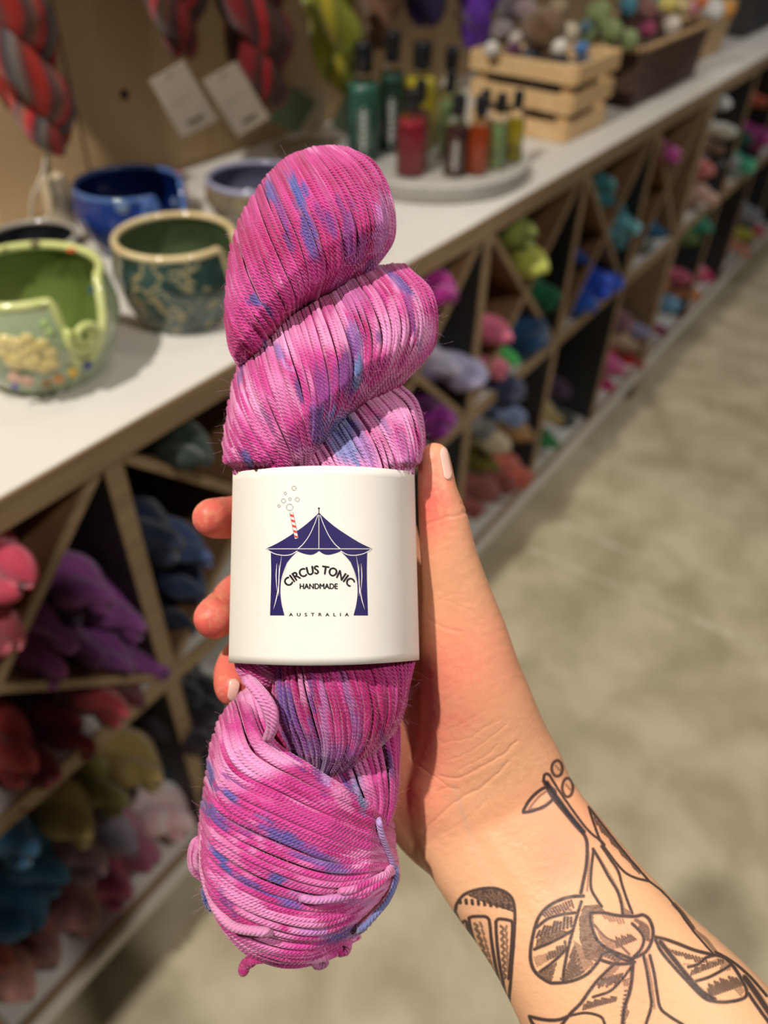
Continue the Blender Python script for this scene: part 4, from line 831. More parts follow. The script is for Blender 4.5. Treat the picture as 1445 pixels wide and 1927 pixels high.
skein = empty('yarn_skein', ORG, 'large hand dyed pink and purple twisted skein held in the hand', 'yarn')
ROLL = [(0, -.25), (.03, .15), (.08, .45), (.18, .76), (.35, .95), (.6, 1), (.85, .84), (1, .58), (1.12, .1)]
GE = [(0, .10), (.05, .42), (.15, .74), (.35, .96), (.55, 1), (.8, .86), (.93, .55), (1, .2)]
L1 = [[(652, 280), (705, 312), (737, 385), (739, 450), (706, 500)], [(615, 276), (665, 325), (702, 395), (704, 455), (670, 508)], [(575, 284), (618, 345), (652, 415), (658, 475), (636, 528)],
      [(535, 302), (568, 370), (598, 440), (612, 505), (602, 548)], [(498, 340), (525, 405), (555, 475), (575, 530), (572, 566)], [(466, 388), (487, 455), (515, 522), (538, 568), (542, 592)],
      [(440, 450), (456, 515), (480, 570), (505, 605), (515, 625)], [(430, 520), (440, 570), (458, 612), (478, 640), (492, 655)], [(426, 590), (431, 620), (442, 645), (458, 665), (470, 680)], [(433, 640), (436, 655), (441, 668), (448, 680), (455, 692)]]
lobes = []
lobes.append(lobe('yarn_lobe', L1, .031, ROLL, GE, skein, sid0=0, d0=.001))
L2 = [[(765, 500), (808, 545), (821, 605), (811, 660), (762, 712)], [(728, 500), (774, 555), (790, 615), (768, 680), (718, 736)], [(685, 510), (728, 572), (742, 635), (722, 698), (676, 756)], [(645, 524), (683, 590), (698, 655), (682, 720), (640, 788)],
      [(605, 543), (638, 620), (654, 690), (645, 755), (612, 820)], [(568, 562), (594, 640), (612, 720), (610, 790), (588, 848)], [(530, 588), (552, 665), (575, 745), (585, 815), (578, 872)], [(495, 622), (515, 695), (542, 770), (562, 838), (568, 885)],
      [(464, 662), (480, 730), (510, 800), (540, 858), (555, 895)], [(441, 720), (455, 778), (485, 835), (520, 882), (542, 912)], [(430, 780), (440, 822), (463, 866), (492, 900), (515, 928)], [(423, 832), (430, 858), (444, 886), (460, 912), (480, 938)], [(424, 868), (428, 886), (436, 904), (446, 922), (456, 940)]]
lobes.append(lobe('yarn_lobe', L2, .037, ROLL, GE, skein, sid0=300, d0=.001, y1c=893))
R3 = [(0, -.1), (.05, .35), (.12, .66), (.3, .92), (.6, 1), (1.1, .9)]
L3 = [[(748, 722), (786, 755), (799, 820), (790, 880), (772, 930)], [(715, 730), (757, 775), (777, 835), (777, 890), (765, 945)], [(682, 744), (727, 800), (748, 850), (752, 900), (745, 950)], [(652, 764), (690, 820), (711, 868), (718, 910), (715, 955)],
      [(625, 790), (657, 838), (678, 878), (688, 920), (688, 955)], [(600, 814), (624, 854), (642, 890), (655, 925), (660, 955)], [(575, 838), (592, 868), (608, 898), (620, 928), (628, 955)], [(550, 864), (562, 886), (574, 908), (586, 932), (596, 955)], [(522, 884), (532, 900), (542, 918), (553, 938), (563, 957)]]
lobes.append(lobe('yarn_lobe', L3, .031, R3, GE, skein, sid0=700, d0=-.001, hue=.25, y1c=893))
# under the label the twist carries on
L4 = [[(436, 1180), (450, 1210), (465, 1240), (490, 1265), (520, 1280)], [(450, 1170), (470, 1200), (495, 1230), (525, 1255), (555, 1268)], [(480, 1160), (505, 1190), (530, 1220), (560, 1245), (585, 1258)]]
L4 = [[(440, 1225), (448, 1262), (470, 1285), (500, 1297), (530, 1300)], [(445, 1205), (470, 1240), (500, 1262), (530, 1275), (560, 1280)], [(470, 1190), (500, 1220), (530, 1242), (560, 1256), (590, 1262)]]
lobes.append(lobe('yarn_lobe', L4, .018, [(0, .3), (.2, .9), (.6, 1), (1.1, .6)], [(0, .2), (.2, .8), (1, 1)], skein, sid0=1000, npts=40, d0=.004, y0c=1244))
R5 = [(0, .94), (.3, 1), (.6, .96), (.8, .82), (.92, .58), (.98, .3), (1.05, -.2)]
L5 = [[(783, 1232), (770, 1290), (759, 1340), (737, 1382), (700, 1417)], [(738, 1232), (746, 1290), (741, 1345), (716, 1395), (668, 1437)], [(692, 1232), (712, 1290), (716, 1350), (695, 1405), (645, 1452)], [(650, 1232), (672, 1290), (684, 1350), (672, 1410), (630, 1460)],
      [(612, 1232), (632, 1290), (648, 1352), (646, 1412), (616, 1467)], [(578, 1232), (592, 1290), (608, 1352), (618, 1412), (604, 1467)], [(548, 1236), (555, 1290), (570, 1350), (588, 1410), (592, 1462)], [(526, 1250), (525, 1300), (532, 1350), (556, 1405), (576, 1450)], [(506, 1262), (508, 1305), (512, 1345), (528, 1385), (548, 1422)]]
lobes.append(lobe('yarn_lobe', L5, .030, R5, GE, skein, sid0=1200, text=1.04, d0=.001, y0c=1236, spacing=5.6))
L6 = [[(748, 1362), (751, 1420), (749, 1480), (739, 1530), (722, 1575)], [(724, 1385), (734, 1440), (735, 1490), (727, 1545), (705, 1590)], [(695, 1408), (709, 1460), (715, 1508), (710, 1555), (690, 1600)], [(660, 1425), (680, 1475), (693, 1515), (692, 1560), (675, 1600)], [(625, 1440), (650, 1485), (665, 1522), (668, 1560), (655, 1600)], [(590, 1450), (616, 1490), (636, 1527), (645, 1560), (640, 1600)]]
lobes.append(lobe('yarn_lobe', L6, .017, [(0, .7), (.3, 1), (1.1, .8)], [(0, .1), (.15, .7), (.5, 1), (1, .9)], skein, sid0=1500, spacing=7.5, rad=.00098, hue=.15))
R7 = [(0, -.2), (.03, .2), (.08, .5), (.2, .82), (.45, 1), (.7, .96), (.88, .7), (.96, .35), (1, 0)]
L7 = [[(478, 1288), (517, 1392), (590, 1443), (662, 1490), (733, 1540)], [(445, 1316), (478, 1412), (565, 1466), (652, 1512), (738, 1560)], [(418, 1350), (447, 1440), (545, 1494), (645, 1540), (740, 1582)], [(402, 1392), (430, 1468), (532, 1524), (640, 1568), (742, 1602)],
      [(393, 1440), (424, 1503), (522, 1556), (635, 1598), (745, 1618)], [(386, 1490), (417, 1542), (514, 1592), (630, 1632), (747, 1630)], [(381, 1530), (411, 1582), (505, 1637), (628, 1668), (748, 1640)], [(378, 1566), (406, 1630), (498, 1686), (622, 1706), (747, 1652)],
      [(380, 1602), (404, 1670), (492, 1726), (614, 1744), (740, 1670)], [(385, 1642), (412, 1710), (490, 1764), (600, 1774), (722, 1698)], [(396, 1684), (426, 1744), (492, 1790), (588, 1796), (700, 1730)], [(415, 1728), (445, 1772), (500, 1808), (578, 1812), (672, 1764)]]
lobes.append(lobe('yarn_lobe', L7, .031, R7, [(0, .55), (.05, .8), (.2, .95), (.45, 1), (.7, .9), (.9, .6), (1, .25)], skein, sid0=1700, spacing=7.6, rad=.00105, npts=84, text=1.0, d0=.003))
L8 = [[(385, 1568), (365, 1582), (358, 1606), (362, 1636), (378, 1652)], [(392, 1572), (375, 1586), (368, 1608), (372, 1634), (386, 1646)], [(398, 1580), (386, 1592), (380, 1610), (384, 1630), (394, 1640)]]
lobes.append(lobe('yarn_lobe', L8, .006, [(0, .3), (.3, 1), (.7, 1), (1.1, .3)], [(0, .2), (.5, 1), (1, .8)], skein, sid0=2200, npts=30, d0=-.002, back=.008))

def single(pts, r, hue=0.0, label=None, name='loose_strand', sid=5000, col=None):
    P = catmull(np.array(pts, float), np.linspace(0, 1, 90)); P[:, 2] *= .001; e_ = np.minimum(np.linspace(0, 1, 90), np.linspace(1, 0, 90)); P[:, 2] -= .0055 * np.clip(1 - e_ / .07, 0, 1) ** 2
    o = strands_mesh(name, [P], r, skein, sid, 12, hue=hue)
    if label: o['label'] = label
    if col is not None:
        n = len(o.data.vertices); c = np.tile(np.append(col, 1), (n, 1)); k = vnoise(np.arange(n) / 300.0, np.zeros(n))[:, None]; c[:, :3] = c[:, :3] * (.8 + .4 * k)
        o.data.color_attributes['dye'].data.foreach_set('color', c.astype(np.float32).ravel())
    return o
single([(386, 1556, 14), (382, 1600, 13), (386, 1650, 15), (404, 1705, 22), (436, 1742, 27), (480, 1752, 30), (512, 1754, 30)], .00165, 0, 'pale pink tie strand', sid=7, col=(.78, .30, .55))
single([(386, 1552, 12), (392, 1600, 16), (404, 1650, 22), (428, 1690, 26), (470, 1722, 30)], .0012, .3, sid=9)
single([(712, 1542, 22), (718, 1570, 20), (728, 1598, 16), (738, 1626, 13), (732, 1640, 14)], .0012, .6, 'lilac tie strand', sid=11, col=(.45, .28, .60))
single([(745, 1632, 12), (744, 1660, 13), (728, 1696, 17), (700, 1728, 22), (676, 1752, 24)], .0011, 0, 'blue tie strand', sid=13, col=(.20, .22, .50))
single([(735, 1632, 17), (712, 1664, 26), (660, 1684, 32), (600, 1694, 34), (565, 1690, 34)], .00135, 0, sid=15)
single([(740, 1640, 15), (716, 1650, 24), (668, 1672, 32), (640, 1678, 34)], .0013, 0, sid=17)
for k, (dx, dy) in enumerate(((0, 0), (7, 4), (-7, 5), (3, 10))):
    single([(468 + dx, 1275 + dy, 22), (490 + dx, 1300 + dy, 28), (508 + dx, 1330 + dy, 30), (512 + dx * .6, 1362 + dy, 29), (503 + dx * .4, 1392, 25)], .0014, .4, sid=21 + k, col=(.72, .24, .50))
single([(460, 1822, 8), (466, 1812, 9), (490, 1806, 12), (540, 1806, 14), (600, 1804, 12), (640, 1790, 8)], .0014, 0, 'trailing yarn end', name='yarn_end', sid=31)
single([(458, 1826, 8), (463, 1814, 8), (474, 1808, 9)], .0022, 0, 'knotted yarn end', name='yarn_end', sid=33, col=(.42, .02, .16))
single([(585, 1806, 9), (598, 1818, 9), (612, 1812, 9), (608, 1796, 9)], .0014, 0, name='yarn_end', sid=35, col=(.55, .2, .4))
single([(640, 1794, 8), (652, 1790, 8), (655, 1776, 9), (640, 1770, 10)], .0014, 0, name='yarn_end', sid=37)
single([(385, 1676, 6), (388, 1694, 6), (397, 1708, 7), (396, 1694, 8)], .0014, 0, name='yarn_end', sid=39, col=(.06, .08, .3))

# fuzz: fine fibres standing off the yarn
def fuzz(n, parent):
    cu = bpy.data.curves.new('fuzz', 'CURVE'); cu.dimensions = '3D'; cu.bevel_depth = 0.000014; cu.bevel_resolution = 0; cu.resolution_u = 2
    allp = [p for _, ps in lobes for p in ps[:]]
    ln_ = np.array([np.abs(np.diff(p[:, :2], axis=0)).sum() for p in allp]); ln_ = ln_ * (ln_ > 90); cs_ = np.cumsum(ln_ / ln_.sum())
    for i in range(n):
        P = allp[min(len(allp) - 1, int(np.searchsorted(cs_, rng.random())))]
        if len(P) < 14: continue
        k = int(rng.integers(3, len(P) - 8)); q = P[k]
        W = at_d(q[0], q[1], D0 - q[2]); out = W - (ORG + (W - ORG) @ np.array(u_) * np.array(u_)); out /= np.linalg.norm(out) + 1e-9
        if q[2] < -.001 or 868 < q[1] < 1262: continue
        Ln = 0.0012 + 0.0034 * rng.random() ** 2.5; tn = at_d(P[k + 1][0], P[k + 1][1], D0 - P[k + 1][2]) - W; tn /= np.linalg.norm(tn) + 1e-9
        d = out * (.35 + rng.random() * .5) + tn * (rng.random() * 2 - 1) * 1.1 + (rng.random(3) - .5) * .8; d /= np.linalg.norm(d); cv = (rng.random(3) - .5) * 3.2
        s = cu.splines.new('POLY'); s.points.add(6)
        for j in range(7):
            t = j / 6; p = W + out * .0006 + d * Ln * t + cv * Ln * t * t * .6 - ORG; s.points[j].co = (p[0], p[1], p[2], 1)
    m = mat('wool_fibre', (0.80, 0.36, 0.58, 1), 0.6); cu.materials.append(m)
    o = bpy.data.objects.new('fuzz', cu); COL.objects.link(o); o.parent = parent; o['kind'] = 'stuff'
    return o
fuzz(9000, skein)

# yarn mass inside the paper band and below it
_V = []; _F = []
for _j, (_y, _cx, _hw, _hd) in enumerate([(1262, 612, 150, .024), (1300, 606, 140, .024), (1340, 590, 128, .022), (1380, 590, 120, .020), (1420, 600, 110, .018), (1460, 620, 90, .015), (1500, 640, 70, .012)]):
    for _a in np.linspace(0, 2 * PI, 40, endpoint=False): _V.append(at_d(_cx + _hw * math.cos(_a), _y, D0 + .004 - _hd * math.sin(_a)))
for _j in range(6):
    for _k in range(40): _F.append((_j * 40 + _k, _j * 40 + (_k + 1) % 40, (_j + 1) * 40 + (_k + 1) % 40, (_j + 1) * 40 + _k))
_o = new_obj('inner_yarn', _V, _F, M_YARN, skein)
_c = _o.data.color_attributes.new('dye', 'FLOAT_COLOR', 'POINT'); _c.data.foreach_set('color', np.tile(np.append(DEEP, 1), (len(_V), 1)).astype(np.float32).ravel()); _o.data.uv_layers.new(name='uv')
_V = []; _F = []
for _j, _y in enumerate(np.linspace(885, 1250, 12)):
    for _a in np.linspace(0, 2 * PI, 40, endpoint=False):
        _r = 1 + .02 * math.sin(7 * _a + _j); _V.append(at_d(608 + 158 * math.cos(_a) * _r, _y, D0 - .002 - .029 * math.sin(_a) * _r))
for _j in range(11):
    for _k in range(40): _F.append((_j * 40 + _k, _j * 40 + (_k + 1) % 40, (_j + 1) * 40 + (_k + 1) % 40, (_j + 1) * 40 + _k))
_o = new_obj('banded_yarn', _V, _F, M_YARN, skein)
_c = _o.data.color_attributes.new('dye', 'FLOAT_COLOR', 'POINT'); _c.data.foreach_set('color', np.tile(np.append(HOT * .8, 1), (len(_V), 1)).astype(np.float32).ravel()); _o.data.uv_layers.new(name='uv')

# ------------------------------------------------------------------ paper label with its print
nu, nv = 90, 24; U = np.linspace(0, 1, nu); U = .5 - .5 * np.cos(PI * U); Vv = np.linspace(0, 1, nv)
GX = np.zeros((nv, nu)); GY = np.zeros((nv, nu))
for j, v in enumerate(Vv):
    xl, xr = 438 - 8 * v, 780 + 9 * v; GX[j] = xl + (xr - xl) * U
    top = 877 + 12 * (2 * U - 1) ** 2 - 1 * U; bot = 1257.5 - 12 * (1 - U) ** 2 * 1 - 17 * U ** 2.2 + 1.5; GY[j] = top + (bot - top) * v
GZ = lab_d(GX, GY)
front = at_dv(GX, GY, D0 - GZ).reshape(-1, 3)
Zb = 0.004 - 0.030 * (1 - np.abs(2 * U - 1) ** 2.4) ** .5; backp = at_dv(GX, GY, D0 - np.tile(Zb, (nv, 1)) + 0 * GX).reshape(-1, 3)
Fc = []
for j in range(nv - 1):
    for i in range(nu - 1):
        a = j * nu + i; Fc.append((a, a + nu, a + nu + 1, a + 1)); Fc.append(tuple(nu * nv + q for q in (a + 1, a + nu + 1, a + nu, a)))
M_paper = noisy('matte_paper', [(0.3, srgb(233, 228, 220)), (0.7, srgb(240, 236, 229))], 25, .65, 3, bump=0.04)
paper = new_obj('paper_label', np.vstack((front, backp)), Fc, M_paper, skein); paper['label'] = 'white paper band printed with a circus tent logo'
so = paper.modifiers.new('thickness', 'SOLIDIFY'); so.thickness = 0.00022; so.offset = -1
# glued overlap seen at the left edge
NAVY = mat('navy_ink', srgb(38, 28, 92), .5); INK = mat('black_ink', srgb(28, 26, 30), .5); WINK = mat('white_ink', srgb(236, 232, 226), .6); RED = mat('red_ink', srgb(222, 66, 56), .5); GREY = mat('thin_grey_ink', srgb(128, 128, 128), .5)
def Z2(x, y): return (340 + x / 2.779, 860 + y / 2.778)
def lay_on_paper(bm, lift):
    for ax, st in ((0, 9.0),):
        xs = [v.co.x for v in bm.verts]
        for x in np.arange(min(xs) + st, max(xs), st):
            bmesh.ops.bisect_plane(bm, geom=bm.verts[:] + bm.edges[:] + bm.faces[:], plane_co=(x, 0, 0), plane_no=(1, 0, 0))
    V = []
    for v in bm.verts:
        px, py = Z2(v.co.x, -v.co.y); V.append(at_d(px, py, D0 - float(lab_d(px, py, lift))))
    bm.verts.index_update(); Fc = [tuple(v.index for v in f.verts) for f in bm.faces]; bm.free()
    return V, Fc
def print_mesh(name, polys, m, lift, label=None):
    """polys: closed outlines in label drawing units, filled, cut fine and laid on the paper's curve"""
    bm = bmesh.new()
    for P in polys:
        R_ = []
        for q in P:
            if not R_ or math.hypot(q[0] - R_[-1][0], q[1] - R_[-1][1]) > .25: R_.append(q)
        while len(R_) > 3 and math.hypot(R_[0][0] - R_[-1][0], R_[0][1] - R_[-1][1]) <= .25: R_.pop()
        vs = [bm.verts.new((x, -y, 0)) for x, y in R_]
        try: f = bm.faces.new(vs)
        except ValueError: continue
    bm.normal_update()
    bmesh.ops.triangulate(bm, faces=bm.faces[:], ngon_method='EAR_CLIP')
    V, Fc = lay_on_paper(bm, lift)
    o = new_obj(name, V, Fc, m, paper, False)
    if label: o['label'] = label
    return o
def mir(P): return [(1446 - x, y) for x, y in P][::-1]
def stroke(P, w0, w1=None, n=40, wm=None):
    P = catmull(np.array(P, float), np.linspace(0, 1, n)); T = np.gradient(P, axis=0); Nn = np.stack((-T[:, 1], T[:, 0]), -1); Nn /= np.linalg.norm(Nn, axis=1)[:, None]
    w1 = w0 if w1 is None else w1; t = np.linspace(0, 1, n); W_ = (w0 + (w1 - w0) * t) if wm is None else (w0 * (1 - t) + w1 * t + wm * np.sin(PI * t)); out = []
    for i in range(n - 1):
        a, b = P[i], P[i + 1]; out.append([tuple(a - Nn[i] * W_[i] / 2), tuple(b - Nn[i + 1] * W_[i + 1] / 2), tuple(b + Nn[i + 1] * W_[i + 1] / 2), tuple(a + Nn[i] * W_[i] / 2)])
    return out
def smooth_poly(P, n=60): return [tuple(q) for q in catmull(np.array(P, float), np.linspace(0, 1, n))]
roofL = smooth_poly([(723, 290), (690, 322), (640, 364), (580, 405), (510, 448), (444, 480)], 30)
val = smooth_poly([(444, 480), (485, 500), (535, 512), (575, 509), (608, 492)], 16) + smooth_poly([(609, 492), (640, 504), (675, 511), (700, 506), (723, 491)], 16)
outl = roofL + val[1:]
roof = outl + mir(outl)[1:-1]
pil = smooth_poly([(471, 496), (473, 600), (471, 700), (467, 828)], 12) + [(542, 828)] + smooth_poly([(542, 828), (526, 760), (521, 690), (530, 620), (560, 548), (608, 494)], 24)[1:] + smooth_poly([(607, 493), (575, 509), (535, 513), (500, 505), (472, 495)], 12)[1:]
print_mesh('tent_print', [roof, pil, mir(pil)], NAVY, .00012, 'navy circus tent drawing')
wh = stroke([(449, 480), (723, 480), (997, 480)], 3.4) + stroke([(722.5, 302), (722.5, 400), (722.5, 478)], 3.2)
c_ = stroke([(717, 303), (700, 350), (672, 410), (640, 455), (612, 480)], 3, 4)
wh += c_ + [mir(P) for P in c_]
c_ = stroke([(452, 485), (490, 505), (535, 514), (575, 510), (610, 491)], 4); wh += c_ + [mir(P) for P in c_]
for P, a, mm in (([(503, 555), (499, 620), (503, 700)], .5, 4), ([(528, 515), (516, 600), (512, 680), (513, 728)], .5, 4), ([(514, 560), (513, 660), (500, 740), (484, 797)], .5, 5), ([(560, 545), (540, 600), (528, 650)], .5, 3)):
    c_ = stroke(P, a, a, 24, mm); wh += c_ + [mir(Q) for Q in c_]
print_mesh('fold_lines', wh, WINK, .00020, 'white fold lines on the tent')
pole = stroke([(722.5, 270), (722.5, 282), (722.5, 294)], 4) + [[(722.5 + 5 * math.cos(a), 268 + 5 * math.sin(a)) for a in np.linspace(0, 2 * PI, 17)[:-1]]]
print_mesh('tent_pole', pole, INK, .00014)
A, B, C2, D2 = np.array((569.5, 292.)), np.array((586.5, 288.)), np.array((615., 424.)), np.array((597., 428.))
print_mesh('straw_print', [[tuple(A), tuple(B), tuple(C2), tuple(D2)]], WINK, .00018, 'striped drinking straw')
rd = []
for k in range(5):
    v0 = .03 + k * .205; v1 = v0 + .095; sk = .085
    L_ = lambda v: tuple(A + (D2 - A) * min(1, max(0, v))); R_ = lambda v: tuple(B + (C2 - B) * min(1, max(0, v))); rd.append([L_(v0), R_(v0 + sk), R_(v1 + sk), L_(v1)])
print_mesh('straw_stripes', rd, RED, .00026)
ed = stroke([tuple(A), tuple((A + D2) / 2), tuple(D2)], 1.6, n=8) + stroke([tuple(B), tuple((B + C2) / 2), tuple(C2)], 1.6, n=8) + stroke([tuple(A), tuple((A + B) / 2 + (0, -2)), tuple(B)], 1.4, n=6)
for cx_, cy_, r in ((569, 262, 17), (537, 228, 10.5), (570, 219, 7), (609, 221, 10.5), (546, 189, 6.5), (591.5, 162, 11), (513, 255, 6.5)):
    for k in range(20):
        a0, a1 = 2 * PI * k / 20, 2 * PI * (k + 1) / 20; w_ = 1.0
        ed.append([(cx_ + (r + s) * math.cos(a), cy_ + (r + s) * math.sin(a)) for a, s in ((a0, -w_), (a1, -w_), (a1, w_), (a0, w_))])
print_mesh('bubbles_print', ed, GREY, .00028, 'small grey bubble rings')
def text_mesh(name, body, fn, m, cap, width=None, spacing=1.0, bold=0.0, label=None, over=0.0):
    cu = bpy.data.curves.new('t', 'FONT'); cu.body = body; cu.align_x = 'CENTER'; cu.size = 1.0; cu.space_character = spacing; cu.offset = bold; cu.resolution_u = 6
    ob = bpy.data.objects.new('t', cu); COL.objects.link(ob); dg = bpy.context.evaluated_depsgraph_get(); me = ob.evaluated_get(dg).to_mesh()
    V = np.array([v.co[:] for v in me.vertices]); Fc = [tuple(p.vertices) for p in me.polygons]; ob.evaluated_get(dg).to_mesh_clear(); bpy.data.objects.remove(ob); bpy.data.curves.remove(cu)
    x0, x1 = V[:, 0].min(), V[:, 0].max(); y1 = V[:, 1].max(); y0 = 0.0
    k = cap / (y1 - y0); V[:, 0] -= (x0 + x1) / 2; kx = k if width is None else width / (x1 - x0); V[:, 0] *= kx; V[:, 1] *= k
    bm = bmesh.new(); vs = []
    for sx, sy in ([(0, 0)] if not over else [(-over, 0), (over, 0), (0, over * .8), (0, -over * .8)]):
        vs = []
        for x, y, _ in V: X, Y = fn(x + sx, y + sy); vs.append(bm.verts.new((X, -Y, 0)))
        for f in Fc:
            try: bm.faces.new([vs[i] for i in f])
            except ValueError: pass
    W, Fc = lay_on_paper(bm, .00014)
    o = new_obj(name, W, Fc, m, paper, False)
    if label: o['label'] = label
    return o
Rr = 218.0
def arcf(x, y): a = x / (Rr + 18); return (723 + (Rr + y) * math.sin(a), 611 + Rr - (Rr + y) * math.cos(a))
text_mesh('name_lettering', 'CIRCUS TONIC', arcf, INK, 44, 2 * 0.815 * (Rr + 18), 1.0, 0.0, 'arched words CIRCUS TONIC', 2.0)
text_mesh('handmade_lettering', 'HANDMADE', lambda x, y: (721.5 + x, 689 - y), INK, 27.5, 197, 1.0, 0.0, 'word HANDMADE', 1.3)
text_mesh('country_lettering', 'AUSTRALIA', lambda x, y: (722.5 + x, 832 - y), INK, 17, 312, 2.35, 0.0, 'widely spaced word AUSTRALIA', 0.6)

# ------------------------------------------------------------------ the hand and forearm
HB = MB()
def camv(px, py, d): return np.array(((px - CX) / F * d, (py - CY) / F * d, d))
def loft(sec, seg=28, sub=5, pw=2.2):
    """sec rows: px, py, depth, half width px, half depth mm; closed with domes"""
    S = np.array(sec, float); Cc = np.array([camv(*s[:3]) for s in S]); hw = S[:, 3] * S[:, 2] / F; hd = S[:, 4] * .001
    n = (len(S) - 1) * sub + 1; t = np.linspace(0, 1, n); A_ = catmull(np.column_stack((Cc, hw, hd)), t); Cc, hw, hd = A_[:, :3], A_[:, 3], A_[:, 4]
    T = np.gradient(Cc, axis=0); T /= np.linalg.norm(T, axis=1)[:, None]
    zc = np.array((0, 0, 1.0)); rings = []
    def ring(c, T_, w_, d_):
        s = np.cross(T_, zc); s /= np.linalg.norm(s); dv = np.cross(s, T_); th = np.linspace(0, 2 * PI, seg, endpoint=False)
        f_ = lambda v: np.sign(v) * np.abs(v) ** (2 / pw)
        return c + np.outer(f_(np.cos(th)) * w_, s) + np.outer(f_(np.sin(th)) * d_, dv)
    for e in (.98, .9, .75, .5, .25): rr = math.sqrt(1 - e * e); rings.append(ring(Cc[0] - T[0] * hw[0] * e, T[0], hw[0] * rr, hd[0] * rr))
    for i in range(n): rings.append(ring(Cc[i], T[i], hw[i], hd[i]))
    for e in (.25, .5, .75, .9, .98): rr = math.sqrt(1 - e * e); rings.append(ring(Cc[-1] + T[-1] * hw[-1] * e, T[-1], hw[-1] * rr, hd[-1] * rr))
    V = np.vstack(rings) @ RW.T + EYE; R_n = len(rings)
    Fc = [(i * seg + k, i * seg + (k + 1) % seg, (i + 1) * seg + (k + 1) % seg, (i + 1) * seg + k) for i in range(R_n - 1) for k in range(seg)]
    Fc += [tuple(range(seg))[::-1], tuple((R_n - 1) * seg + k for k in range(seg))]
    HB.add(V, Fc)
# thumb, ball of the thumb, wrist, forearm
loft([(817, 862, .2985, 30, 7.2), (819, 885, .2985, 33, 7.8), (823, 925, .298, 38, 8.8), (831, 965, .299, 45, 9.6), (837, 1000, .30, 49, 10.2), (845, 1050, .302, 54, 11), (855, 1100, .305, 62, 12.5), (864, 1150, .308, 73, 14.5), (874, 1205, .311, 84, 17), (884, 1265, .314, 94, 19.5), (896, 1325, .317, 107, 21), (905, 1385, .320, 124, 21.5), (912, 1440, .322, 146, 21), (918, 1500, .322, 161, 20)])
loft([(905, 1420, .324, 128, 18), (921, 1513, .322, 157, 19), (950, 1568, .318, 160, 19.5), (985, 1618, .314, 162, 20.5), (1024, 1668, .310, 164, 22), (1064, 1722, .305, 168, 24), (1104, 1778, .300, 178, 26), (1146, 1838, .295, 192, 28), (1194, 1906, .290, 212, 30), (1250, 1985, .285, 232, 33), (1330, 2100, .280, 252, 36), (1420, 2230, .276, 270, 39)], 40, 5, 2.3)
# palm behind the skein, heel of the hand
loft([(700, 1020, .346, 90, 9), (705, 1090, .345, 110, 10.5), (715, 1170, .343, 118, 12), (735, 1260, .340, 122, 13), (770, 1340, .336, 130, 14), (810, 1420, .332, 140, 15.5), (860, 1490, .328, 150, 17), (915, 1535, .324, 150, 18)], 28)
loft([(690, 1330, .340, 60, 10), (725, 1400, .336, 66, 12), (775, 1465, .331, 72, 14), (825, 1525, .326, 76, 16), (880, 1575, .322, 84, 17)], 24)
loft([(838, 1225, .328, 78, 12), (812, 1150, .336, 66, 10), (770, 1085, .342, 60, 9), (720, 1040, .345, 50, 9)], 24)
# fingers: px, py, depth, radius mm
def finger(P):
    loft([(x, y, d, r * .001 * F / d, r * .97) for x, y, d, r in P], 20, 5, 2.0)
finger([(730, 1030, .344, 10.5), (660, 1000, .352, 10.2), (580, 975, .356, 9.8), (500, 968, .352, 9.6), (455, 970, .340, 9.3), (428, 974, .328, 9.1), (408, 975, .320, 8.8), (398, 974, .316, 8.2)])
finger([(730, 1110, .346, 10.8), (650, 1100, .356, 10.4), (570, 1092, .361, 10.1), (490, 1098, .358, 9.9), (450, 1118, .346, 9.8), (430, 1140, .334, 9.4), (411, 1157, .324, 9.2), (403, 1164, .318, 8.8)])
finger([(735, 1190, .346, 10.2), (650, 1195, .356, 9.8), (570, 1200, .360, 9.5), (500, 1212, .354, 9.3), (460, 1232, .342, 9.0), (442, 1258, .330, 8.6), (438, 1282, .320, 8.2), (440, 1294, .314, 7.8)])
finger([(740, 1265, .344, 9.4), (670, 1280, .352, 8.8), (600, 1296, .354, 8.4), (545, 1312, .348, 8.0), (520, 1330, .340, 7.6)])
raw = HB.build('hand_raw', None, None, True)
md = raw.modifiers.new('r', 'REMESH'); md.mode = 'VOXEL'; md.voxel_size = 0.0008; md.use_smooth_shade = True
ms = raw.modifiers.new('s', 'SMOOTH'); ms.factor = 0.6; ms.iterations = 26
dg = bpy.context.evaluated_depsgraph_get(); ev = raw.evaluated_get(dg); me = bpy.data.meshes.new_from_object(ev)
bpy.data.objects.remove(raw)
# finer mesh where the tattoo and the creases are
bm = bmesh.new(); bm.from_mesh(me); bmesh.ops.triangulate(bm, faces=bm.faces[:]); 
V = np.array([v.co[:] for v in bm.verts]); bm.to_mesh(me); bm.free()
def to_px(V):
    Q = (V - EYE) @ RW; return CX + F * Q[:, 0] / Q[:, 2], CY + F * Q[:, 1] / Q[:, 2], Q[:, 2]
px_, py_, dz_ = to_px(V)
bm = bmesh.new(); bm.from_mesh(me); bm.verts.ensure_lookup_table(); bm.normal_update()
sel = []
fwd = RW @ np.array((0, 0, 1.0))
for e in bm.edges:
    a, b = e.verts[0].index, e.verts[1].index
    if e.verts[0].normal.dot(Vector(fwd)) < .25 and 740 < px_[a] < 1470 and 1350 < py_[a] < 1960: sel.append(e)
bmesh.ops.subdivide_edges(bm, edges=sel, cuts=1, use_grid_fill=False, use_single_edge=True)
bmesh.ops.triangulate(bm, faces=[f for f in bm.faces if len(f.verts) > 3])
bm.to_mesh(me); bm.free(); me.update()
nV = len(me.vertices); V = np.empty(nV * 3); me.vertices.foreach_get('co', V); V = V.reshape(-1, 3)
Nn = np.empty(nV * 3); me.vertices.foreach_get('normal', Nn); Nn = Nn.reshape(-1, 3)
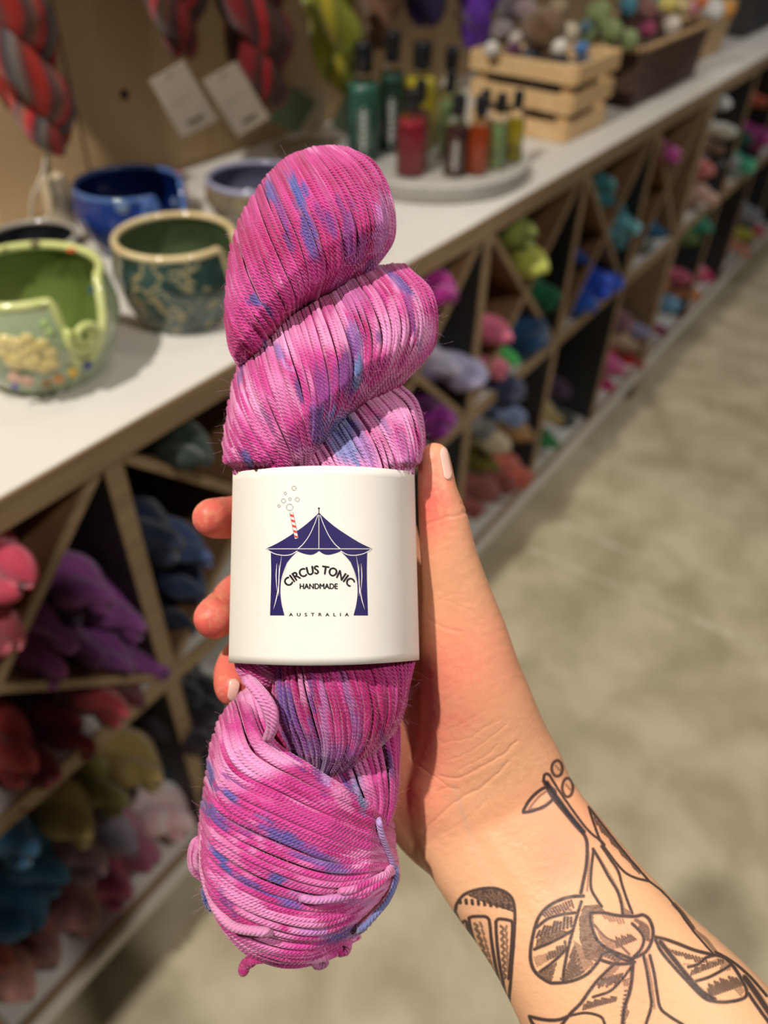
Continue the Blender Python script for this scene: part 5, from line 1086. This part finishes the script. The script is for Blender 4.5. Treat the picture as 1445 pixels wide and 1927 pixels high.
PX, PY, DZ = to_px(V); FR = (Nn @ fwd) < 0.12            # camera-side skin
def seg_dist(x, y, P):
    P = np.array(P, float); best = np.full(len(x), 1e9)
    for a, b in zip(P[:-1], P[1:]):
        d = b - a; l2 = d @ d + 1e-9; t = np.clip(((x - a[0]) * d[0] + (y - a[1]) * d[1]) / l2, 0, 1)
        best = np.minimum(best, np.hypot(x - a[0] - t * d[0], y - a[1] - t * d[1]))
    return best
# --- creases
Q4 = lambda P: [(740 + x / 2.408, 800 + y / 2.408) for x, y in P]
CR = [(Q4([(128, 452), (170, 440), (230, 422), (300, 405), (345, 395)]), .38, 3.2), (Q4([(150, 862), (200, 905), (260, 925), (310, 935)]), .30, 3), (Q4([(235, 790), (290, 815), (350, 840), (400, 880)]), .16, 3), (Q4([(190, 800), (250, 770), (330, 765)]), .14, 3),
      (Q4([(310, 350), (340, 378), (360, 400)]), .35, 2.2), (Q4([(318, 390), (345, 405), (365, 425)]), .35, 2.2), (Q4([(340, 420), (365, 440), (380, 470)]), .30, 2.2), (Q4([(365, 470), (380, 485), (390, 500)]), .3, 2),
      (Q4([(140, 1840), (200, 1780), (260, 1725), (330, 1680), (400, 1640), (460, 1590), (520, 1530)]), .42, 5), (Q4([(215, 1590), (290, 1598), (360, 1570), (430, 1530), (500, 1490), (560, 1430)]), .38, 4.5), (Q4([(205, 1655), (240, 1640), (300, 1650)]), .25, 4), (Q4([(75, 1500), (120, 1545), (200, 1600), (250, 1630)]), .30, 4),
      (Q4([(150, 1480), (250, 1430), (330, 1420), (410, 1370), (480, 1330)]), .16, 3.5), (Q4([(160, 1420), (240, 1380), (330, 1340), (410, 1290)]), .12, 3), (Q4([(250, 1520), (340, 1480), (430, 1420), (510, 1360)]), .18, 3), (Q4([(300, 1560), (400, 1510), (470, 1450)]), .18, 3), (Q4([(200, 1270), (280, 1215), (330, 1160)]), .10, 3),
      (Q4([(180, 960), (240, 1040), (330, 1150)]), .10, 3), (Q4([(150, 1900), (230, 1850), (330, 1790), (420, 1700)]), .15, 6), (Q4([(260, 960), (320, 1080)]), .10, 3), (Q4([(330, 860), (420, 960), (500, 1010)]), .10, 5),
      ([(395, 1104), (412, 1126), (434, 1136)], .5, 4), ([(405, 1268), (420, 1262), (440, 1268)], .2, 3)]
disp = np.zeros(nV)
for P, dep, wd_ in CR:
    P = catmull(P, np.linspace(0, 1, 24)); d = seg_dist(PX + 4 * (vnoise(PX / 12, PY / 12) - .5), PY + 4 * (vnoise(PX / 12 + 5, PY / 12) - .5), P); disp -= dep * .0006 * np.exp(-(d / (wd_ * .62)) ** 2) * FR; disp += dep * .00012 * np.exp(-((d - wd_ * 2.2) / (wd_ * 1.3)) ** 2) * FR
disp += (vnoise(PX / 3.1, PY / 3.4) - .5) * .00006 + (vnoise(PX / 11 + 7, PY / 9) - .5) * .00012
# tendon / soft forms
def mound(cx_, cy_, rx, ry, ang, h):
    a = math.radians(ang); dx, dy = PX - cx_, PY - cy_; l = dx * math.cos(a) + dy * math.sin(a); q = -dx * math.sin(a) + dy * math.cos(a); return h * .001 * np.exp(-(l / rx) ** 2 - (q / ry) ** 2) * FR
disp += mound(880, 1290, 90, 60, 70, 1.6) + mound(800, 1500, 50, 30, 60, 1.5) + mound(832, 1070, 60, 25, 85, .5) + mound(950, 1620, 120, 18, 55, .5) - mound(905, 1560, 60, 40, 60, .6)
V = V + Nn * disp[:, None]
# --- skin colour
base = np.array(srgb(226, 164, 126)[:3]); pink = np.array(srgb(222, 102, 94)[:3]); pale = np.array(srgb(234, 182, 140)[:3]); red = np.array(srgb(214, 84, 76)[:3])
Cc = np.tile(base, (nV, 1)); nz = vnoise(PX / 14, PY / 14) * .5 + vnoise(PX / 5 + 9, PY / 5) * .5
def tint(col, w_):
    global Cc
    w_ = np.clip(w_, 0, 1)[:, None]; Cc = Cc * (1 - w_) + col * w_
g = lambda cx_, cy_, rx, ry, ang=0: (lambda a: np.exp(-(((PX - cx_) * math.cos(a) + (PY - cy_) * math.sin(a)) / rx) ** 2 - ((-(PX - cx_) * math.sin(a) + (PY - cy_) * math.cos(a)) / ry) ** 2))(math.radians(ang))
tint(pale, np.clip((PY - 1540) / 160, 0, .8)); tint(pale, .5 * g(930, 1480, 120, 30, -35))
tint(pink, .85 * np.clip((520 - PX) / 30, 0, 1)); tint(red, .6 * g(382, 1185, 22, 30)); tint(red, .35 * g(385, 985, 24, 30)); tint(red, .3 * g(425, 1305, 20, 20))
tint(pink, .8 * g(812, 940, 45, 90, 0)); tint(red, .25 * g(800, 960, 22, 60)); tint(pink, .55 * g(850, 1250, 90, 110, 70) * (.6 + .8 * nz)); tint(red, .55 * g(815, 1268, 9, 8)); tint(red, .3 * g(790, 1510, 70, 60, 50)); tint(pink, .5 * g(800, 1400, 70, 100)); tint(pink, .3 * g(862, 1355, 40, 20, -20)); tint(pink, .25 * g(1050, 1620, 60, 80) + .25 * g(1180, 1800, 60, 90))
tint(base * .93, .35 * (nz > .6) * 1.0 * (PY < 1600))
# --- tattoo: fine black line drawing on the forearm
Zt = lambda P: [(780 + x / 2.173, 1400 + y / 2.173) for x, y in P]
ink = np.zeros(nV); reg = FR & (PY > 1380) & (PX > 800); ix, iy = PX[reg], PY[reg]; ik = np.zeros(reg.sum())
def line(P, wd_=7.0, st=.85, sm=True):
    global ik
    P = np.array(Zt(P)); P = catmull(P, np.linspace(0, 1, max(8, len(P) * 5))) if sm and len(P) > 2 else P
    d = seg_dist(ix, iy, P); ik = np.maximum(ik, min(1, st * 1.12) * np.clip(1.35 - (d / (wd_ / 2.173 / 2 * 1.75 + .5)) ** 1.6, 0, 1))
def fill(P, st=.8):
    global ik
    P = np.array(Zt(P)); inside = np.zeros(len(ix), bool); n = len(P)
    for i in range(n):
        (x0, y0), (x1, y1) = P[i], P[(i + 1) % n]; c = ((y0 > iy) != (y1 > iy)) & (ix < (x1 - x0) * (iy - y0) / (y1 - y0 + 1e-9) + x0); inside ^= c
    ik = np.maximum(ik, st * inside * (0.78 + .3 * vnoise(ix / 2.2, iy / 2.2)))
def hatch(a0, a1, b0, b1, n, wd_=4, st=.75):
    """short strokes from the line a0-a1 towards b0-b1"""
    a0, a1, b0, b1 = map(np.array, (a0, a1, b0, b1))
    for k in range(n):
        t = k / max(1, n - 1); p = a0 + (a1 - a0) * t; q = b0 + (b1 - b0) * t; q = p + (q - p) * (.6 + .5 * ((k * 37) % 10) / 10); line([tuple(p), tuple(q)], wd_, st, False)
# stem
line([(528, 150), (560, 212), (610, 275), (660, 335), (698, 380), (706, 432), (702, 500), (690, 560), (680, 610)], 9); line([(552, 128), (590, 190), (640, 262), (690, 330), (725, 368), (752, 388)], 6); line([(528, 150), (530, 130), (540, 122), (552, 128)], 7)
line([(540, 160), (585, 225), (640, 300), (690, 360)], 13, .9); line([(732, 432), (722, 520), (722, 590), (745, 635), (765, 665)], 7); line([(730, 430), (760, 480), (795, 545), (828, 598), (845, 650), (852, 700)], 8); line([(765, 418), (800, 470), (832, 520), (848, 575), (870, 640), (890, 692)], 7)
line([(745, 450), (800, 540), (838, 610), (860, 690)], 6, .5); line([(712, 440), (712, 520), (705, 600)], 5, .5)
line([(752, 388), (775, 412), (765, 420)], 7); line([(712, 258), (735, 330), (760, 395), (800, 455), (855, 520), (905, 548), (955, 560)], 6); line([(712, 258), (760, 320), (815, 390), (880, 470), (960, 562)], 6)
hatch((735, 300), (900, 500), (755, 350), (930, 545), 14, 4)
# small leaf and berries
line([(445, 272), (470, 230), (505, 195), (545, 175), (570, 188), (575, 208), (552, 240), (515, 262), (475, 276), (445, 280)], 8); line([(470, 262), (510, 215), (545, 190)], 5, .55); line([(470, 272), (520, 262), (560, 232)], 9, .7)
for cx_, cy_, rx, ry in ((583, 100, 22, 32), (626, 178, 22, 38)):
    line([(cx_ + rx * math.cos(a), cy_ + ry * math.sin(a)) for a in np.linspace(0, 2 * PI, 14)], 7, .8); hatch((cx_ - 6, cy_ - 12), (cx_ + 12, cy_ + 6), (cx_ - 2, cy_ - 2), (cx_ + 14, cy_ + 14), 3, 4, .5)
# mushroom cap with gills
line([(166, 685), (175, 650), (205, 615), (260, 595), (320, 590), (370, 605), (400, 635), (410, 690), (408, 760), (404, 830), (398, 900), (392, 980), (386, 1060), (392, 1150)], 8); line([(166, 685), (200, 760), (240, 850), (300, 980), (390, 1150)], 6)
fill([(215, 618), (262, 597), (320, 592), (368, 606), (398, 636), (408, 690), (380, 680), (330, 665), (285, 648), (240, 630)], .92)
for k in range(9): x = 185 + k * 25; y = 648 + 2 * k + (0 if k < 5 else (k - 4) * 1.5); line([(x, y - 12), (x + 2, y + 2)], 8, .85, False)
for P in ([(222, 712), (240, 706), (285, 706), (302, 716), (308, 740), (318, 830), (340, 950), (370, 1060)], [(222, 712), (232, 770), (262, 860), (310, 970), (368, 1080)], [(332, 728), (345, 716), (388, 722), (400, 738), (396, 830), (385, 960)], [(332, 728), (336, 800), (346, 890), (366, 1000), (378, 1060)], [(190, 745), (198, 728), (212, 728), (220, 760), (260, 880)]): line(P, 8, .85)
for k in range(8):
    t = k / 8; x0, y0 = 245 + 75 * t, 735 + 240 * t; line([(x0, y0), (x0 + 12, y0 + 10), (x0 + 4, y0 + 22), (x0 + 14, y0 + 28)], 6, .7); x1 = 268 + 62 * t; line([(x1, y0 - 4), (x1 + 8, y0 + 14)], 6, .6)
    x0, y0 = 352 + 10 * t, 745 + 220 * t; line([(x0, y0), (x0 + 12, y0 + 12), (x0 + 3, y0 + 24)], 6, .7); line([(x0 + 24, y0), (x0 + 20, y0 + 20)], 6, .6)
fill([(230, 860), (270, 900), (330, 1010), (388, 1110), (388, 1150), (340, 1060)], .45)
# big round leaf
line([(690, 622), (640, 625), (590, 640), (540, 670), (505, 715), (485, 780), (474, 850), (478, 900), (500, 940), (545, 972), (575, 978), (640, 970), (700, 945), (740, 905), (765, 865)], 9)
line([(682, 645), (665, 700), (645, 770), (625, 850), (610, 930), (608, 968)], 8); line([(655, 690), (600, 698), (545, 715), (500, 750)], 8); line([(642, 765), (600, 790), (550, 815), (490, 840)], 8); line([(628, 830), (590, 870), (550, 905), (515, 930)], 8); line([(640, 680), (590, 665), (540, 680)], 6, .6)
hatch((520, 690), (640, 640), (545, 715), (650, 670), 12, 5); hatch((500, 790), (640, 745), (520, 750), (640, 700), 10, 7, .8); fill([(492, 838), (560, 812), (638, 768), (600, 760), (540, 775), (500, 800)], .85); fill([(485, 870), (560, 850), (620, 830), (560, 880), (500, 915)], .5); fill([(500, 930), (560, 905), (585, 890), (560, 975), (530, 965)], .85)
hatch((545, 880), (620, 850), (540, 860), (615, 810), 8, 7); hatch((600, 960), (640, 890), (640, 965), (690, 930), 7, 8)
fill([(690, 660), (760, 655), (785, 700), (730, 690), (735, 760), (770, 830), (750, 890), (700, 880), (675, 800), (672, 720)], .80); fill([(650, 800), (690, 830), (735, 900), (690, 935), (655, 880)], .62); hatch((655, 830), (690, 930), (625, 900), (640, 960), 7, 7)
# flower bud petals
line([(716, 690), (770, 690), (830, 702), (900, 705), (935, 700), (962, 722), (975, 765), (968, 810), (945, 850), (905, 872), (880, 880)], 9); line([(716, 690), (722, 740), (745, 800), (790, 838), (840, 860), (885, 878)], 9); line([(735, 740), (780, 790), (830, 815), (878, 860)], 6, .7)
line([(890, 735), (925, 770), (938, 800), (925, 840), (895, 872)], 8); line([(905, 720), (950, 750), (955, 800)], 10, .7); line([(765, 860), (800, 850), (850, 880), (900, 892)], 8); line([(765, 885), (820, 900), (880, 898)], 9); fill([(735, 745), (790, 790), (840, 835), (800, 840), (760, 800)], .6)
hatch((830, 830), (905, 800), (815, 790), (880, 780), 9, 5); hatch((930, 730), (960, 800), (915, 740), (935, 800), 8, 6); hatch((770, 700), (850, 715), (790, 725), (860, 740), 7, 4, .5); hatch((745, 850), (830, 890), (770, 820), (850, 870), 8, 8); fill([(850, 660), (885, 690), (900, 712), (860, 712)], .75)
# lower stem and lower left leaf
line([(892, 880), (890, 940), (880, 1010), (858, 1080), (850, 1150)], 10); line([(935, 860), (950, 930), (962, 1010), (968, 1070), (945, 1150)], 8); line([(962, 865), (980, 940), (992, 1020), (1005, 1080), (1040, 1112), (1100, 1150)], 8); line([(948, 880), (968, 980), (980, 1080)], 7, .5)
line([(822, 895), (790, 925), (750, 965), (715, 1010), (680, 1060), (640, 1100), (600, 1150)], 9); line([(895, 900), (850, 960), (800, 1010), (730, 1035)], 7); line([(470, 1115), (530, 1128), (590, 1128), (640, 1108)], 9); line([(470, 1115), (480, 1140), (500, 1160)], 8); line([(640, 1110), (700, 1100), (760, 1115), (780, 1150)], 7)
hatch((770, 960), (850, 940), (740, 1000), (820, 985), 8, 6); hatch((690, 1085), (820, 1050), (700, 1055), (825, 1030), 14, 6); fill([(850, 965), (882, 955), (870, 990), (855, 990)], .7); hatch((860, 1010), (845, 1110), (878, 1010), (862, 1110), 7, 5); fill([(820, 900), (860, 885), (830, 925), (760, 990), (740, 990)], .6); fill([(860, 1080), (880, 1090), (860, 1150), (840, 1150)], .7)
# right leaf
line([(985, 790), (1030, 800), (1090, 822), (1150, 845), (1210, 860), (1262, 872), (1300, 905), (1335, 960), (1358, 1010), (1345, 1040), (1280, 1055), (1220, 1052), (1180, 1035), (1120, 975), (1060, 910), (1010, 850), (985, 800)], 9); line([(1005, 810), (1060, 880), (1120, 955), (1170, 1010), (1225, 1045)], 13, .85)
line([(1120, 912), (1160, 900), (1190, 875), (1225, 865)], 8); line([(1150, 970), (1200, 955), (1250, 930), (1290, 905)], 8); hatch((1040, 840), (1190, 880), (1060, 860), (1200, 905), 12, 5); hatch((1130, 945), (1260, 895), (1140, 915), (1262, 875), 14, 5); hatch((1210, 1030), (1340, 985), (1195, 985), (1300, 945), 14, 7); fill([(1290, 950), (1320, 965), (1350, 1010), (1335, 1035), (1300, 1000)], .55); fill([(1262, 872), (1300, 905), (1290, 925), (1240, 935)], .6); line([(1100, 900), (1180, 905), (1240, 880)], 5, .4)
# lines along the outer edge
line([(965, 565), (1020, 610), (1075, 675), (1140, 765), (1225, 862)], 5); line([(1060, 655), (1100, 700), (1140, 755)], 10, .8); line([(1140, 760), (1190, 800), (1230, 850)], 10, .6); line([(1350, 955), (1390, 1010), (1445, 1090), (1480, 1140)], 16, .85); line([(1365, 1020), (1410, 1085), (1450, 1140)], 9); line([(1230, 850), (1300, 890), (1370, 950), (1440, 1030)], 7)
ink[reg] = ik
inkc = np.array(srgb(24, 28, 40)[:3]); Cc = Cc * (1 - (ink * .97)[:, None]) + inkc * (ink * .97)[:, None]
# vein
vd = np.exp(-(seg_dist(PX, PY, [(855, 1480), (880, 1560), (900, 1620), (925, 1665)]) / 5) ** 2) * .14 * FR; Cc = Cc * (1 - vd[:, None]) + np.array(srgb(150, 165, 160)[:3]) * vd[:, None]

def skin_mat():
    m = mat('skin', (0.8, 0.5, 0.35, 1), 0.46, spec=.4); p = bsdf(m)
    at = N(m, 'ShaderNodeAttribute'); at.attribute_name = 'tone'; L(m, at.outputs['Color'], p.inputs['Base Color'])
    p.inputs['Subsurface Weight'].default_value = 0.12; p.inputs['Subsurface Radius'].default_value = (1.0, .35, .2); p.inputs['Subsurface Scale'].default_value = 0.0025
    tc = N(m, 'ShaderNodeTexCoord'); v = N(m, 'ShaderNodeTexVoronoi', Scale=1500.0); L(m, tc.outputs['Object'], v.inputs['Vector'])
    b = N(m, 'ShaderNodeBump', Strength=0.18, Distance=0.00015); L(m, v.outputs['Distance'], b.inputs['Height']); L(m, b.outputs[0], p.inputs['Normal'])
    return m
horg = at_d(915, 1500, .32)
person = empty('person', horg, 'right hand and tattooed forearm holding the pink skein from behind', 'person')
me.vertices.foreach_set('co', (V - horg).ravel()); me.update(); me.shade_smooth()
ca = me.color_attributes.new('tone', 'FLOAT_COLOR', 'POINT'); ca.data.foreach_set('color', np.hstack((Cc, np.ones((nV, 1)))).astype(np.float32).ravel())
me.materials.clear(); me.materials.append(skin_mat()); me.name = 'hand_and_forearm'
body = bpy.data.objects.new('body', me); COL.objects.link(body); body.parent = person
body['label'] = 'bare hand and forearm with black botanical line tattoo'
# nails
M_nail = mat('nail', srgb(236, 190, 174), .25, coat=.4)
bpy.context.view_layer.update()
def nail(P, name, arch=.15):
    """P: corners base-left, base-right, tip-right, tip-left in the photo; laid on the finger's skin"""
    P = [np.array(p, float) for p in P]; n1, n2 = 14, 10; Vv_ = []
    off = np.array(body.location) + horg
    for i in range(n1 + 1):
        v = i / n1; a, b = P[0] * (1 - v) + P[3] * v, P[1] * (1 - v) + P[2] * v
        for j in range(n2 + 1):
            u = j / n2; e = (2 * u - 1) ** 2; w_ = v + (arch * e * (1 - v) * .9) - (arch * e * v * .9)
            q = (P[0] * (1 - w_) + P[3] * w_) * (1 - u) + (P[1] * (1 - w_) + P[2] * w_) * u
            d = Vector(ray(q[0], q[1])).normalized(); ok, hit, nr, _ = body.ray_cast(Vector(EYE - horg), d)
            Vv_.append((np.array(hit) + horg + np.array(nr) * .00035) if ok else None)
    good = [p for p in Vv_ if p is not None]
    if not good: return
    for k, p in enumerate(Vv_):
        if p is None: Vv_[k] = Vv_[k - 1] if Vv_[k - 1] is not None else good[0]
    Fc = [(i * (n2 + 1) + j, i * (n2 + 1) + j + 1, (i + 1) * (n2 + 1) + j + 1, (i + 1) * (n2 + 1) + j) for i in range(n1) for j in range(n2)]
    o = new_obj(name, Vv_, Fc, M_nail, person); s = o.modifiers.new('t', 'SOLIDIFY'); s.thickness = .0004; return o
nail([(837, 906), (852, 900), (839, 838), (826, 846)], 'thumbnail')
nail([(434, 1276), (452, 1282), (444, 1322), (428, 1314)], 'fingernail')
